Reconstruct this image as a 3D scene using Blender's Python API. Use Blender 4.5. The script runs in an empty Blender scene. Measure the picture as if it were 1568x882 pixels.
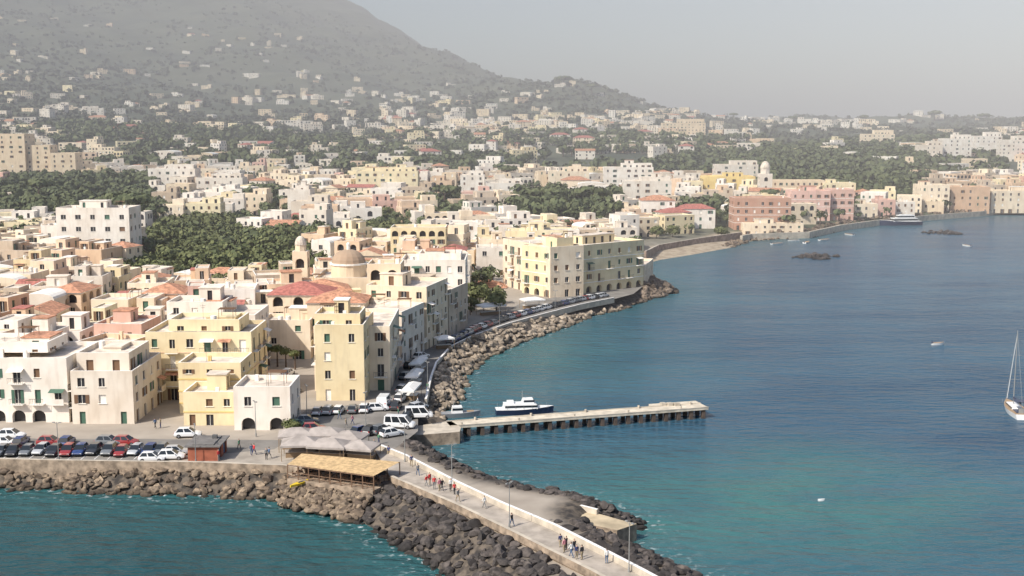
import bpy, math, random
import numpy as np
from mathutils import Vector
random.seed(7); np.random.seed(7)
R = random.Random(11)
sc = bpy.context.scene
col = sc.collection
# ------------------------------------------------------------------ site survey helpers
F = 1800.0; CH = 52.0
PITCH = math.atan(251.0/F); cp = math.cos(PITCH); sp = math.sin(PITCH)
def ray(u, v):
    xc = (u-784)/F; yc = (441-v)/F
    return xc, cp+yc*sp, -sp+yc*cp
def G(u, v, z=0.0):
    d = ray(u, v); t = (z-CH)/d[2]
    return (t*d[0], t*d[1])
def D(u, v, Y):
    d = ray(u, v); t = Y/d[1]
    return t*d[0], CH+t*d[2]
def XU(u, Y): return D(u, 300, Y)[0]
def ZV(v, Y): return D(784, v, Y)[1]

# ------------------------------------------------------------------ coast
coast_px = [(-2500,752),(-600,752),(-200,750),(0,748),(85,746),(120,752),(200,755),(330,758),(430,765),(480,772),(530,784),(560,803),
 (600,824),(650,854),(690,886),(760,940),(830,1010),(960,1120),(1350,1120),(1300,1010),(1180,940),(1060,884),(1010,862),(960,838),(932,820),
 (965,812),(985,803),(950,789),(905,772),(850,764),(770,746),(700,713),(650,686),(634,672),(640,664),(700,660),(702,652),(668,644),
 (700,612),(708,575),(742,547),(800,522),(850,505),(900,485),(960,471),(985,460),(1037,448),(1012,438),(990,420),
 (985,405),(1010,398),(1060,390),(1120,379),(1150,369),(1240,364),(1290,352),(1340,345),(1420,337),(1500,330),(1568,323),(1700,318),(2100,305)]
coast = [G(u,v,0) for u,v in coast_px]
coast = [(-9000,coast[0][1])]+coast+[(9000,1600),(9000,30000),(-9000,30000)]
def sdist(px, py, poly):
    px=np.asarray(px,float); py=np.asarray(py,float)
    d2=np.full(px.shape,1e18); ins=np.zeros(px.shape,bool)
    n=len(poly)
    for i in range(n):
        ax,ay=poly[i]; bx,by=poly[(i+1)%n]
        ex,ey=bx-ax,by-ay; L=ex*ex+ey*ey+1e-12
        t=np.clip(((px-ax)*ex+(py-ay)*ey)/L,0,1)
        qx=px-ax-t*ex; qy=py-ay-t*ey
        d2=np.minimum(d2,qx*qx+qy*qy)
        c=((ay>py)!=(by>py))
        with np.errstate(divide='ignore',invalid='ignore'):
            xi=ax+(py-ay)*ex/(ey if ey!=0 else 1e-12)
        ins^=(c&(px<xi))
    d=np.sqrt(d2)
    return np.where(ins,d,-d)
# ------------------------------------------------------------------ terrain height
TU=np.array([-800,0,400,500,560,620,690,730,770,870,1000,1100,1568,2400],float)
TY=np.array([200,420,500,650,900,1300,1800,2500,3500,4500,7000],float)
TZ=np.array([
 [3]*14,[3]*14,
 [6,6,5,5,4.5,4.5,4,4,4,4,3.5,3,3,3],
 [10,9,8,8,7.5,7,6.5,6,6,6,5,4.5,3.6,3],
 [16,15,15,15,14,14,13,13,12,12,11,10,9,9],
 [36,34,30,29,28,28,28,27,27,27,27,26,24,24],
 [84,76,62,58,56,54,54,53,53,58,53,42,38,38],
 [170,166,130,121,114,110,121,130,141,140,87,60,62,62],
 [400,382,350,320,300,275,250,217,172,90,60,50,52,52],
 [750,700,640,532,480,405,250,180,120,80,60,50,50,50],
 [600,560,500,400,350,300,180,140,100,60,50,50,50,50]],float)
def beachmask(x,y): return (x>50)&(x<118)&(y>425)&(y<575)
def hgt(x, y, d=None):
    x=np.asarray(x,float); y=np.maximum(np.asarray(y,float),60)
    u=784+x/y*F*1.0
    uu=np.clip(u,TU[0],TU[-1]); ly=np.clip(y,TY[0],TY[-1])
    iu=np.clip(np.searchsorted(TU,uu,side='right')-1,0,len(TU)-2)
    iy=np.clip(np.searchsorted(TY,ly,side='right')-1,0,len(TY)-2)
    fu=(uu-TU[iu])/(TU[iu+1]-TU[iu]); fy=(ly-TY[iy])/(TY[iy+1]-TY[iy])
    a=TZ[iy,iu]*(1-fu)+TZ[iy,iu+1]*fu; b=TZ[iy+1,iu]*(1-fu)+TZ[iy+1,iu+1]*fu
    z=a*(1-fy)+b*fy
    am=np.clip((y-900)/1600,0,1.4)
    z=z+am*(5*np.sin(x/97+y/210)+4*np.sin(x/53-y/88+1.3)+3*np.sin(x/31+y/47)+1.6*np.sin(x/17-y/23+2))
    if d is None: d=sdist(x,y,coast)
    e=np.clip(d*np.where(beachmask(x,y),0.14,0.6),-4,400)
    k=np.clip((d-5)/60,0,1)
    return np.where(e<3.0,np.minimum(e,z),3.0+(z-3.0)*k)
def h1(x,y): return float(hgt(np.array([x]),np.array([y]))[0])

# ------------------------------------------------------------------ materials
def nd(nt,t,**k):
    n=nt.nodes.new(t)
    for a,b in k.items(): setattr(n,a,b)
    return n
def newmat(name):
    m=bpy.data.materials.new(name); m.use_nodes=True
    nt=m.node_tree; b=nt.nodes['Principled BSDF']
    return m,nt,b
def mixc(nt,fac,a,b,mode='MIX'):
    m=nd(nt,'ShaderNodeMix',data_type='RGBA',blend_type=mode)
    for s,v in ((0,fac),(6,a),(7,b)):
        if isinstance(v,bpy.types.NodeSocket): nt.links.new(v,m.inputs[s])
        elif s==0: m.inputs[0].default_value=v
        else: m.inputs[s].default_value=(v[0],v[1],v[2],1)
    return m.outputs[2]
def noise(nt,scale=1,detail=4,mscale=(1,1,1),obj=False,rough=0.55):
    if obj:
        g=nd(nt,'ShaderNodeTexCoord'); o=g.outputs['Object']
    else:
        g=nd(nt,'ShaderNodeNewGeometry'); o=g.outputs['Position']
    mp=nd(nt,'ShaderNodeMapping'); mp.inputs['Scale'].default_value=mscale
    nt.links.new(o,mp.inputs[0])
    n=nd(nt,'ShaderNodeTexNoise'); n.inputs['Scale'].default_value=scale; n.inputs['Detail'].default_value=detail; n.inputs['Roughness'].default_value=rough
    nt.links.new(mp.outputs[0],n.inputs['Vector'])
    return n.outputs['Fac']
def ramp(nt,src,p0,p1,c0=(0,0,0),c1=(1,1,1)):
    r=nd(nt,'ShaderNodeValToRGB'); e=r.color_ramp.elements
    e[0].position=p0; e[1].position=p1; e[0].color=(*c0,1); e[1].color=(*c1,1)
    nt.links.new(src,r.inputs[0]); return r.outputs[0]
def simple(name,c,rough=0.7,var=0.0,scale=1.0,metal=0.0):
    m,nt,b=newmat(name)
    b.inputs['Roughness'].default_value=rough; b.inputs['Metallic'].default_value=metal
    if var>0:
        n=noise(nt,scale,4)
        o=mixc(nt,ramp(nt,n,0.35,0.65),[x*(1-var) for x in c],[min(1,x*(1+var)) for x in c])
        nt.links.new(o,b.inputs['Base Color'])
    else: b.inputs['Base Color'].default_value=(*c,1)
    return m
def plaster(name,c,dirt=(0.38,0.30,0.22),amt=0.42):
    m,nt,b=newmat(name); b.inputs['Roughness'].default_value=0.9
    oi=nd(nt,'ShaderNodeObjectInfo')
    v=ramp(nt,oi.outputs['Random'],0,1,(0.88,0.83,0.76),(1.04,1.03,1.02))
    base=mixc(nt,1.0,c,v,'MULTIPLY')
    streak=noise(nt,1.0,5,(0.9,0.9,0.16))
    s=ramp(nt,streak,0.50,0.74)
    mth=nd(nt,'ShaderNodeMath',operation='MULTIPLY'); nt.links.new(s,mth.inputs[0]); mth.inputs[1].default_value=amt
    o=mixc(nt,mth.outputs[0],base,dirt)
    big=ramp(nt,noise(nt,0.22,4),0.35,0.7,(0.86,0.82,0.78),(1,1,1))
    o=mixc(nt,1.0,o,big,'MULTIPLY')
    nt.links.new(o,b.inputs['Base Color'])
    return m
M={}
M['white']=plaster('plaster_white',(0.86,0.82,0.76),amt=0.28)
M['cream']=plaster('plaster_cream',(0.86,0.75,0.59),amt=0.34)
M['peach']=plaster('plaster_peach',(0.80,0.62,0.46),amt=0.4)
M['paleyellow']=plaster('plaster_pale_yellow',(0.87,0.78,0.54),amt=0.28)
M['yellow']=plaster('plaster_yellow',(0.84,0.67,0.30),amt=0.3)
M['pink']=plaster('plaster_pink',(0.74,0.50,0.43))
M['salmon']=plaster('plaster_salmon',(0.74,0.53,0.38))
M['brick']=plaster('plaster_brick_red',(0.58,0.36,0.28))
M['stone']=plaster('stone_weathered',(0.60,0.51,0.41),amt=0.7)
M['brown']=plaster('plaster_brown',(0.45,0.35,0.27),amt=0.6)
M['glass']=simple('window_glass_dark',(0.035,0.035,0.04),0.25)
M['roof']=simple('roof_terrace',(0.62,0.54,0.45),0.9,0.26,0.5)
M['trim']=simple('trim_white',(0.80,0.76,0.69),0.8,0.1,1.0)
M['shg']=simple('shutter_green',(0.06,0.13,0.09),0.6)
M['shb']=simple('shutter_brown',(0.16,0.09,0.05),0.6)
M['tile']=simple('roof_tile_orange',(0.46,0.23,0.14),0.9,0.38,1.2)
M['tilered']=simple('roof_tile_red',(0.38,0.14,0.11),0.9,0.3,1.2)
M['metal']=simple('metal_dark',(0.10,0.10,0.10),0.5)
WALL,GLS,ROOF,TRIM,SHG,SHB,TILE,MET,BAND=range(9)

# ------------------------------------------------------------------ mesh builder
class MB:
    def __init__(s): s.v=[]; s.f=[]; s.m=[]
    def face(s,pts,m):
        n=len(s.v); s.v.extend(pts); s.f.append(tuple(range(n,n+len(pts)))); s.m.append(m)
    def box(s,c,sx,sy,sz,m,ang=0.0,taper=1.0):
        ca,sa=math.cos(ang),math.sin(ang); n=len(s.v)
        for k in (0,1):
            t=taper if k else 1
            for a,b in ((-1,-1),(1,-1),(1,1),(-1,1)):
                x=a*sx/2*t; y=b*sy/2*t
                s.v.append((c[0]+x*ca-y*sa,c[1]+x*sa+y*ca,c[2]+k*sz))
        for q in ((0,3,2,1),(4,5,6,7),(0,1,5,4),(1,2,6,5),(2,3,7,6),(3,0,4,7)):
            s.f.append(tuple(n+i for i in q)); s.m.append(m)
    def cyl(s,p0,p1,r0,r1,m,seg=8,cap=True):
        p0=Vector(p0);p1=Vector(p1); d=(p1-p0).normalized()
        a=d.orthogonal().normalized(); b=d.cross(a); n=len(s.v)
        for p,r in ((p0,r0),(p1,r1)):
            for i in range(seg):
                t=2*math.pi*i/seg
                s.v.append(tuple(p+(a*math.cos(t)+b*math.sin(t))*r))
        for i in range(seg):
            j=(i+1)%seg; s.f.append((n+i,n+j,n+seg+j,n+seg+i)); s.m.append(m)
        if cap:
            s.f.append(tuple(n+seg+i for i in range(seg))); s.m.append(m)
            s.f.append(tuple(n+i for i in reversed(range(seg)))); s.m.append(m)
    def prism(s,poly,z0,z1,m,mt=None):
        n=len(poly); A=sum(poly[i][0]*poly[(i+1)%n][1]-poly[(i+1)%n][0]*poly[i][1] for i in range(n))
        if A<0: poly=poly[::-1]
        s.face([(p[0],p[1],z1) for p in poly],m if mt is None else mt)
        s.face([(p[0],p[1],z0) for p in poly[::-1]],m)
        for i in range(n):
            a,b=poly[i],poly[(i+1)%n]
            s.face([(a[0],a[1],z0),(b[0],b[1],z0),(b[0],b[1],z1),(a[0],a[1],z1)],m)
    def dome(s,c,r,hh,m,seg=16,rings=6,a0=0):
        prev=None
        for k in range(rings+1):
            t=math.pi/2*k/rings; rr=r*math.cos(t); z=c[2]+hh*math.sin(t); n=len(s.v)
            for i in range(seg):
                s.v.append((c[0]+rr*math.cos(2*math.pi*i/seg),c[1]+rr*math.sin(2*math.pi*i/seg),z))
            if prev is not None:
                for i in range(seg):
                    j=(i+1)%seg; s.f.append((prev+i,prev+j,n+j,n+i)); s.m.append(m)
            prev=n
    def build(s,name,mats,origin=(0,0,0),smooth=False):
        me=bpy.data.meshes.new(name)
        ox,oy,oz=origin
        me.from_pydata([(a-ox,b-oy,c-oz) for a,b,c in s.v],[],s.f)
        for m in mats: me.materials.append(m)
        me.polygons.foreach_set('material_index',s.m)
        if smooth: me.polygons.foreach_set('use_smooth',[True]*len(s.f))
        me.update()
        o=bpy.data.objects.new(name,me); o.location=origin; col.objects.link(o); return o
def np_obj(name,V,Fc,mats,smooth=False,mi=None):
    me=bpy.data.meshes.new(name); V=np.ascontiguousarray(V,dtype=np.float32); Fc=np.ascontiguousarray(Fc,dtype=np.int32)
    me.vertices.add(len(V)); me.vertices.foreach_set('co',V.ravel())
    k=Fc.shape[1]; me.loops.add(Fc.size); me.loops.foreach_set('vertex_index',Fc.ravel())
    me.polygons.add(len(Fc)); me.polygons.foreach_set('loop_start',np.arange(0,Fc.size,k,dtype=np.int32))
    for m in mats: me.materials.append(m)
    if mi is not None: me.polygons.foreach_set('material_index',np.asarray(mi,dtype=np.int32))
    me.polygons.foreach_set('use_smooth',np.full(len(Fc),smooth))
    me.update(calc_edges=True)
    o=bpy.data.objects.new(name,me); col.objects.link(o); return o
def inst(name,me,loc,rz=0,s=1.0):
    o=bpy.data.objects.new(name,me); o.location=loc; o.rotation_euler=(0,0,rz); o.scale=(s,s,s); col.objects.link(o); return o

# ------------------------------------------------------------------ terrain + sea
def polar(y0,y1,nr,b0,b1,nb):
    Y=np.geomspace(y0,y1,nr); B=np.linspace(b0,b1,nb)
    YY,BB=np.meshgrid(Y,B,indexing='ij'); X=BB*YY
    i=np.arange(nr-1)[:,None]*nb+np.arange(nb-1)[None,:]
    Fc=np.stack([i,i+1,i+nb+1,i+nb],-1).reshape(-1,4)
    return X.ravel(),YY.ravel(),Fc
X,Y,Fc=polar(88,7000,600,-0.8,0.8,580)
dS=sdist(X,Y,coast); Z=hgt(X,Y,dS)
def fillnoise(x,y): return np.sin(x/43+1)*np.sin(y/61)+0.6*np.sin(x/19-y/27)
urban=np.clip((560-Y)/140,0,1)
rocky=np.clip((9-dS)/3,0,1)*(Y<425)
sandy=np.clip((19-dS)/3,0,1)*beachmask(X,Y)
ter,nt,b=newmat('terrain_ground')
at=nd(nt,'ShaderNodeAttribute',attribute_name='urban'); at2=nd(nt,'ShaderNodeAttribute',attribute_name='rocky'); at3=nd(nt,'ShaderNodeAttribute',attribute_name='sandy')
n1=noise(nt,0.008,8,rough=0.65); n2=noise(nt,0.15,5); n3=noise(nt,1.0,4,(0.006,0.006,0.10))
wild=mixc(nt,ramp(nt,n1,0.42,0.60),(0.046,0.058,0.032),(0.095,0.10,0.058))
wild=mixc(nt,ramp(nt,n3,0.50,0.60),wild,(0.075,0.085,0.047))
wild=mixc(nt,ramp(nt,n2,0.55,0.8),wild,(0.15,0.14,0.09))
paved=mixc(nt,ramp(nt,n2,0.3,0.7),(0.29,0.25,0.205),(0.40,0.35,0.29))
gr=mixc(nt,at.outputs['Fac'],wild,paved)
gr=mixc(nt,at2.outputs['Fac'],gr,mixc(nt,ramp(nt,noise(nt,0.8,5),0.4,0.6),(0.035,0.03,0.026),(0.13,0.105,0.08)))
gr=mixc(nt,at3.outputs['Fac'],gr,mixc(nt,ramp(nt,noise(nt,0.3,5),0.4,0.6),(0.30,0.235,0.165),(0.42,0.345,0.25)))
nt.links.new(gr,b.inputs['Base Color']); b.inputs['Roughness'].default_value=0.95
terr=np_obj('terrain',np.stack([X,Y,Z],-1),Fc,[ter],True)
for nme,val in (('urban',urban),('rocky',rocky),('sandy',sandy)):
    a=terr.data.attributes.new(nme,'FLOAT','POINT'); a.data.foreach_set('value',val.astype(np.float32))

X,Y,Fc=polar(40,30000,420,-1.6,1.6,420)
dS=-sdist(X,Y,coast)
shal=np.clip(np.exp(-np.maximum(dS,0)/18.0),0,1)
lx=np.clip(1.15-np.hypot((X-40)/40,(Y-160)/34),0,1)+0.5*np.clip(1-np.hypot((X-8)/50,(Y-258)/55),0,1)
wat,nt,b=newmat('sea_water')
a1=nd(nt,'ShaderNodeAttribute',attribute_name='shallow'); a2=nd(nt,'ShaderNodeAttribute',attribute_name='sand'); 
patch=noise(nt,0.014,5,(1,2.4,1))
deep=mixc(nt,ramp(nt,patch,0.35,0.65),(0.018,0.058,0.105),(0.040,0.100,0.150))
a4=nd(nt,'ShaderNodeAttribute',attribute_name='left')
deep=mixc(nt,a4.outputs['Fac'],deep,(0.010,0.050,0.062))
patch2=noise(nt,0.05,4,(1,1.6,1))
sfac=nd(nt,'ShaderNodeMath',operation='MULTIPLY_ADD'); nt.links.new(a2.outputs['Fac'],sfac.inputs[0]); nt.links.new(ramp(nt,patch2,0.3,0.6,(0.35,0.35,0.35)),sfac.inputs[1]); nt.links.new(a1.outputs['Fac'],sfac.inputs[2]); sfac.use_clamp=True
cw=mixc(nt,sfac.outputs[0],deep,(0.040,0.135,0.135))
a3=nd(nt,'ShaderNodeAttribute',attribute_name='foam')
fn=ramp(nt,noise(nt,0.9,6),0.56,0.66)
fm=nd(nt,'ShaderNodeMath',operation='MULTIPLY'); nt.links.new(fn,fm.inputs[0]); nt.links.new(a3.outputs['Fac'],fm.inputs[1])
cw=mixc(nt,fm.outputs[0],cw,(0.7,0.72,0.72))
nt.links.new(cw,b.inputs['Base Color'])
b.inputs['Roughness'].default_value=0.25; b.inputs['IOR'].default_value=1.33
w1=noise(nt,0.60,4,(0.40,1.0,1)); w2=noise(nt,0.12,3,(0.5,1,1))
ad=nd(nt,'ShaderNodeMath',operation='MULTIPLY_ADD'); nt.links.new(w2,ad.inputs[0]); ad.inputs[1].default_value=1.6; nt.links.new(w1,ad.inputs[2])
bp=nd(nt,'ShaderNodeBump'); bp.inputs['Strength'].default_value=1.0; bp.inputs['Distance'].default_value=1.0
nt.links.new(ad.outputs[0],bp.inputs['Height']); nt.links.new(bp.outputs[0],b.inputs['Normal'])
sea=np_obj('sea_water',np.stack([X,Y,np.zeros_like(X)],-1),Fc,[wat],True)
for nme,val in (('shallow',shal*0.55),('sand',np.clip(lx,0,1)),('foam',np.clip(np.exp(-np.abs(dS)/2.0),0,1)*(Y<320)),('left',np.clip((-X+4)/14,0,1)*(Y<178))):
    a=sea.data.attributes.new(nme,'FLOAT','POINT'); a.data.foreach_set('value',val.astype(np.float32))

# ------------------------------------------------------------------ facades & houses
def facade(mb,p0,p1,z0,z1,floors,cols,arch=(),balc=0.0,shut=0.35,skip=0.12,bands=False,ww=1.1,ground=True,det=True):
    L=math.hypot(p1[0]-p0[0],p1[1]-p0[1]); dx,dy=(p1[0]-p0[0])/L,(p1[1]-p0[1])/L; nx,ny=dy,-dx
    def P(a,bb,o=0.0): return (p0[0]+dx*a+nx*o,p0[1]+dy*a+ny*o,z0+bb)
    ang=math.atan2(dy,dx)
    fh=(z1-z0)/floors; cw=L/cols
    for j in range(floors):
        for i in range(cols):
            a0=i*cw;a1=a0+cw;b0=j*fh;b1=b0+fh
            if R.random()<skip:
                mb.face([P(a0,b0),P(a1,b0),P(a1,b1),P(a0,b1)],WALL); continue
            ar=(j in arch) or ((j-floors) in arch)
            w=min(ww*R.choice((0.9,1,1.1)),cw*0.6); 
            if ar: w=min(2.2,cw*0.68)
            bal=(not ar) and j>0 and R.random()<balc
            if bal or (j==0 and ground) or ar: s=b0+0.06; hh=min(2.3,fh-0.5)
            else: s=b0+0.95; hh=min(1.5,fh-1.35)
            if ar and j>0: s=b0+0.5; hh=min(2.4,fh-0.9)
            c=(a0+a1)/2; wa=c-w/2; wb=c+w/2; t=s+hh; rv=0.9 if ar and det else 0.22
            mb.face([P(a0,b0),P(wa,b0),P(wa,b1),P(a0,b1)],WALL)
            mb.face([P(wb,b0),P(a1,b0),P(a1,b1),P(wb,b1)],WALL)
            mb.face([P(wa,b0),P(wb,b0),P(wb,s),P(wa,s)],WALL)
            q=R.random(); pm=GLS if (q<0.62 or ar) else (SHG if q<0.74 else (SHB if q<0.90 else TRIM))
            if ar:
                r=w/2; k=8; sy=t-r*0.9
                arc=[(c+r*math.cos(math.pi*q2/k),sy+r*0.9*math.sin(math.pi*q2/k)) for q2 in range(k+1)]
                for q2 in range(k):
                    A,B=arc[q2],arc[q2+1]
                    mb.face([P(B[0],B[1]),P(A[0],A[1]),P(A[0],b1),P(B[0],b1)],WALL)
                out=[(wa,s),(wb,s)]+arc
                mb.face([P(x,y,-rv) for x,y in out],pm)
                for q2 in range(len(out)):
                    A,B=out[q2],out[(q2+1)%len(out)]
                    mb.face([P(A[0],A[1]),P(B[0],B[1]),P(B[0],B[1],-rv),P(A[0],A[1],-rv)],WALL)
            else:
                mb.face([P(wa,t),P(wb,t),P(wb,b1),P(wa,b1)],WALL)
                mb.face([P(wa,s,-rv),P(wb,s,-rv),P(wb,t,-rv),P(wa,t,-rv)],pm)
                for A,B in (((wa,s),(wb,s)),((wb,s),(wb,t)),((wb,t),(wa,t)),((wa,t),(wa,s))):
                    mb.face([P(A[0],A[1]),P(B[0],B[1]),P(B[0],B[1],-rv),P(A[0],A[1],-rv)],WALL)
                if det:
                    if pm==GLS and R.random()<shut and cw>w*2.1:
                        sm=R.choice((SHG,SHB,SHB))
                        for cc in (wa-w*0.25-0.02,wb+w*0.25+0.02):
                            q0=P(cc,s,0.035); mb.box(q0,w*0.5,0.05,hh,sm,ang)
                    if not bal and s-b0>0.5:
                        mb.box(P(c,s-0.09,0.06),w+0.3,0.14,0.08,TRIM,ang)
                    if pm==GLS and det:
                        mb.box(P(c,s,-rv+0.03),0.06,0.04,hh,TRIM,ang)
                    if bal:
                        bw=min(cw*0.95,w+1.3)
                        mb.box(P(c,b0-0.09,0.47),bw,0.9,0.13,TRIM,ang)
                        if R.random()<0.35:
                            mb.box(P(c,b0+0.04,0.86),bw,0.1,0.9,WALL,ang)
                        else:
                            mb.box(P(c,b0+0.94,0.88),bw,0.05,0.06,MET,ang)
                            nb=max(4,int(bw/0.28))
                            for q2 in range(nb+1):
                                mb.box(P(c-bw/2+0.03+(bw-0.06)*q2/nb,b0+0.04,0.88),0.035,0.035,0.9,MET,ang)
                        if R.random()<0.3:
                            mb.face([P(c-bw/2,b0+2.5,0.02),P(c+bw/2,b0+2.5,0.02),P(c+bw/2,b0+2.1,1.3),P(c-bw/2,b0+2.1,1.3)],R.choice((TRIM,SHG,BAND,TILE)))
        if bands and j>0:
            mb.box(P(L/2,j*fh-0.1,0.03),L+0.1,0.1,0.22,BAND,ang)
def rect(p0,p1,depth):
    L=math.hypot(p1[0]-p0[0],p1[1]-p0[1]); dx,dy=(p1[0]-p0[0])/L,(p1[1]-p0[1])/L
    return [p0,p1,(p1[0]-dy*depth,p1[1]+dx*depth),(p0[0]-dy*depth,p0[1]+dx*depth)]
def lerp(a,b,t): return tuple(x+(y-x)*t for x,y in zip(a,b))
def block(mb,Q,z0,z1,floors=None,cols=None,roof='flat',par=0.8,det=True,extras=True,cs=3.4,**k):
    if floors is None: floors=max(1,round((z1-z0)/3.3))
    cx=sum(p[0] for p in Q)/4; cy=sum(p[1] for p in Q)/4
    for i in range(4):
        a,b_=Q[i],Q[(i+1)%4]; L=math.hypot(b_[0]-a[0],b_[1]-a[1])
        c=cols if (i==0 and cols) else max(1,int(L/cs))
        kk=dict(k)
        if i==2: kk['balc']=0
        facade(mb,a,b_,z0,z1,floors,c,det=det,**kk)
    ang=math.atan2(Q[1][1]-Q[0][1],Q[1][0]-Q[0][0])
    W=math.hypot(Q[1][0]-Q[0][0],Q[1][1]-Q[0][1]); Dp=math.hypot(Q[2][0]-Q[1][0],Q[2][1]-Q[1][1])
    if roof=='flat':
        I=[]
        for p in Q:
            d=math.hypot(p[0]-cx,p[1]-cy); I.append((p[0]+(cx-p[0])*0.38/d,p[1]+(cy-p[1])*0.38/d))
        zt=z1+par
        for i in range(4):
            a,b_=Q[i],Q[(i+1)%4]; c,d=I[i],I[(i+1)%4]
            mb.face([(*a,z1),(*b_,z1),(*b_,zt),(*a,zt)],WALL)
            mb.face([(*a,zt),(*b_,zt),(*d,zt),(*c,zt)],TRIM)
            mb.face([(*c,zt),(*d,zt),(*d,z1+0.02),(*c,z1+0.02)],WALL)
        mb.face([(*p,z1+0.02) for p in I],ROOF)
        if extras:
            ax=(math.cos(ang),math.sin(ang)); ay=(-ax[1],ax[0])
            def RP(a,b2,z): return (Q[0][0]+ax[0]*a*W+ay[0]*b2*Dp,Q[0][1]+ax[1]*a*W+ay[1]*b2*Dp,z)
            if R.random()<0.5 and W>6 and Dp>6:
                a0=R.uniform(0.1,0.55); b0=R.uniform(0.45,0.6); w=R.uniform(0.25,0.4)*W; dd=min(0.92-b0,0.38)*Dp
                p0=RP(a0,b0,0)[:2]; p1=(p0[0]+ax[0]*w,p0[1]+ax[1]*w)
                Q2=rect(p0,p1,dd); hz=R.uniform(2.2,2.9)
                for i in range(4):
                    facade(mb,Q2[i],Q2[(i+1)%4],z1+0.02,z1+hz,1,max(1,int(w/3)) if i%2==0 else 1,skip=0.35,det=False)
                mb.box(((Q2[0][0]+Q2[2][0])/2,(Q2[0][1]+Q2[2][1])/2,z1+hz),w+0.3,dd+0.3,0.18,R.choice((TRIM,ROOF,TILE,WALL)),ang)
            for _ in range(R.randint(1,4)):
                p=RP(R.uniform(0.1,0.9),R.uniform(0.1,0.9),z1+0.02)
                q=R.random()
                if q<0.3: mb.box(p,0.6,0.5,R.uniform(0.9,1.6),R.choice((WALL,BAND,TRIM)),ang)
                elif q<0.5: mb.cyl(p,(p[0],p[1],p[2]+1.3),0.55,0.55,TRIM,10)
                elif q<0.68:
                    for sx in (0,2.6):
                        for sy in (0,2.2): mb.cyl((p[0]+sx,p[1]+sy,p[2]),(p[0]+sx,p[1]+sy,p[2]+2.2),.05,.05,SHB,4)
                    for q2 in range(5): mb.box((p[0]+1.3,p[1]+0.1+q2*0.5,p[2]+2.2),3.0,0.1,0.08,SHB)
                else:
                    hh=R.uniform(1.8,3.2); mb.cyl(p,(p[0],p[1],p[2]+hh),0.03,0.03,MET,4)
                    mb.box((p[0],p[1],p[2]+hh*0.9),1.0,0.04,0.04,MET,ang+0.5); mb.box((p[0],p[1],p[2]+hh*0.78),0.7,0.04,0.04,MET,ang+0.5)
    elif roof in('gable','hip'):
        ov=0.35; ax=(math.cos(ang),math.sin(ang)); ay=(-ax[1],ax[0])
        def LP(a,b2,z): return (cx+ax[0]*a+ay[0]*b2,cy+ax[1]*a+ay[1]*b2,z)
        hw,hd=W/2+ov,Dp/2+ov; rh=min(hw,hd)*0.36
        c=[LP(-hw,-hd,z1),LP(hw,-hd,z1),LP(hw,hd,z1),LP(-hw,hd,z1)]
        if W>=Dp:
            e=hw if roof=='gable' else max(0.1,hw-hd); r0=LP(-e,0,z1+rh);r1=LP(e,0,z1+rh)
            mb.face([c[0],c[1],r1,r0],TILE); mb.face([c[2],c[3],r0,r1],TILE)
            g=WALL if roof=='gable' else TILE
            mb.face([c[1],c[2],r1],g); mb.face([c[3],c[0],r0],g)
        else:
            e=hd if roof=='gable' else max(0.1,hd-hw); r0=LP(0,-e,z1+rh);r1=LP(0,e,z1+rh)
            mb.face([c[1],c[2],r1,r0],TILE); mb.face([c[3],c[0],r0,r1],TILE)
            g=WALL if roof=='gable' else TILE
            mb.face([c[0],c[1],r0],g); mb.face([c[2],c[3],r1],g)
        mb.face([(p[0],p[1],p[2]-0.02) for p in c[::-1]],TRIM)
        mb.box((cx,cy,z1-0.25),W+0.3,Dp+0.3,0.2,TRIM,ang)
    elif roof=='vault':
        n=8; A=[];
        for i in range(n+1):
            t=math.pi*i/n; f=(1-math.cos(t))/2; z=z1+math.sin(t)*min(1.4,W*0.16)
            A.append(((*lerp(Q[0],Q[1],f),z),(*lerp(Q[3],Q[2],f),z)))
        for i in range(n): mb.face([A[i][0],A[i+1][0],A[i+1][1],A[i][1]],TRIM)
        mb.face([p[0] for p in A][::-1],WALL); mb.face([p[1] for p in A],WALL)
feet=[]
def mats_for(w,band='trim',tile='tile'):
    return [M[w],M['glass'],M['roof'],M['trim'],M['shg'],M['shb'],M[tile],M['metal'],M[band]]
def hero(name,w,blocks,band='trim',tile='tile'):
    mb=MB(); org=None
    for bl in blocks:
        bl=dict(bl)
        if 'p0' in bl:
            p0=bl.pop('p0');p1=bl.pop('p1');zt=bl.pop('zt')
        else:
            Yy=bl.pop('Y'); u0,u1=bl.pop('u'); zt=ZV(bl.pop('v'),Yy)
            p0=(XU(u0,Yy),Yy); p1=(XU(u1,Yy),Yy)
            rt=bl.pop('rot',0)
            if rt:
                c=((p0[0]+p1[0])/2,Yy); L=(p1[0]-p0[0])/2
                p0=(c[0]-L*math.cos(rt),c[1]-L*math.sin(rt)); p1=(c[0]+L*math.cos(rt),c[1]+L*math.sin(rt))
        Q=rect(p0,p1,bl.pop('d'))
        z0=bl.pop('z0',None)
        if z0 is None:
            z0=min(h1(*q) for q in Q); z0=max(z0,1.5)-0.3; feet.append(Q)
        rf=bl.get('roof','flat')
        if rf=='flat': zt-=bl.get('par',0.8)
        block(mb,Q,z0,zt,**bl)
        if org is None: org=((Q[0][0]+Q[2][0])/2,(Q[0][1]+Q[2][1])/2,z0)
    return mb,org,mats_for(w,band,tile),name
def fin(t): return t[0].build(t[3],t[2],t[1])
B=dict
fin(hero('white_house','white',[B(Y=190,u=(-70,88),v=548,d=15,floors=3,cols=5,arch=(0,),balc=0.6),B(Y=194,u=(-60,60),v=524,d=9,z0=14,floors=1)]))
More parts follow.
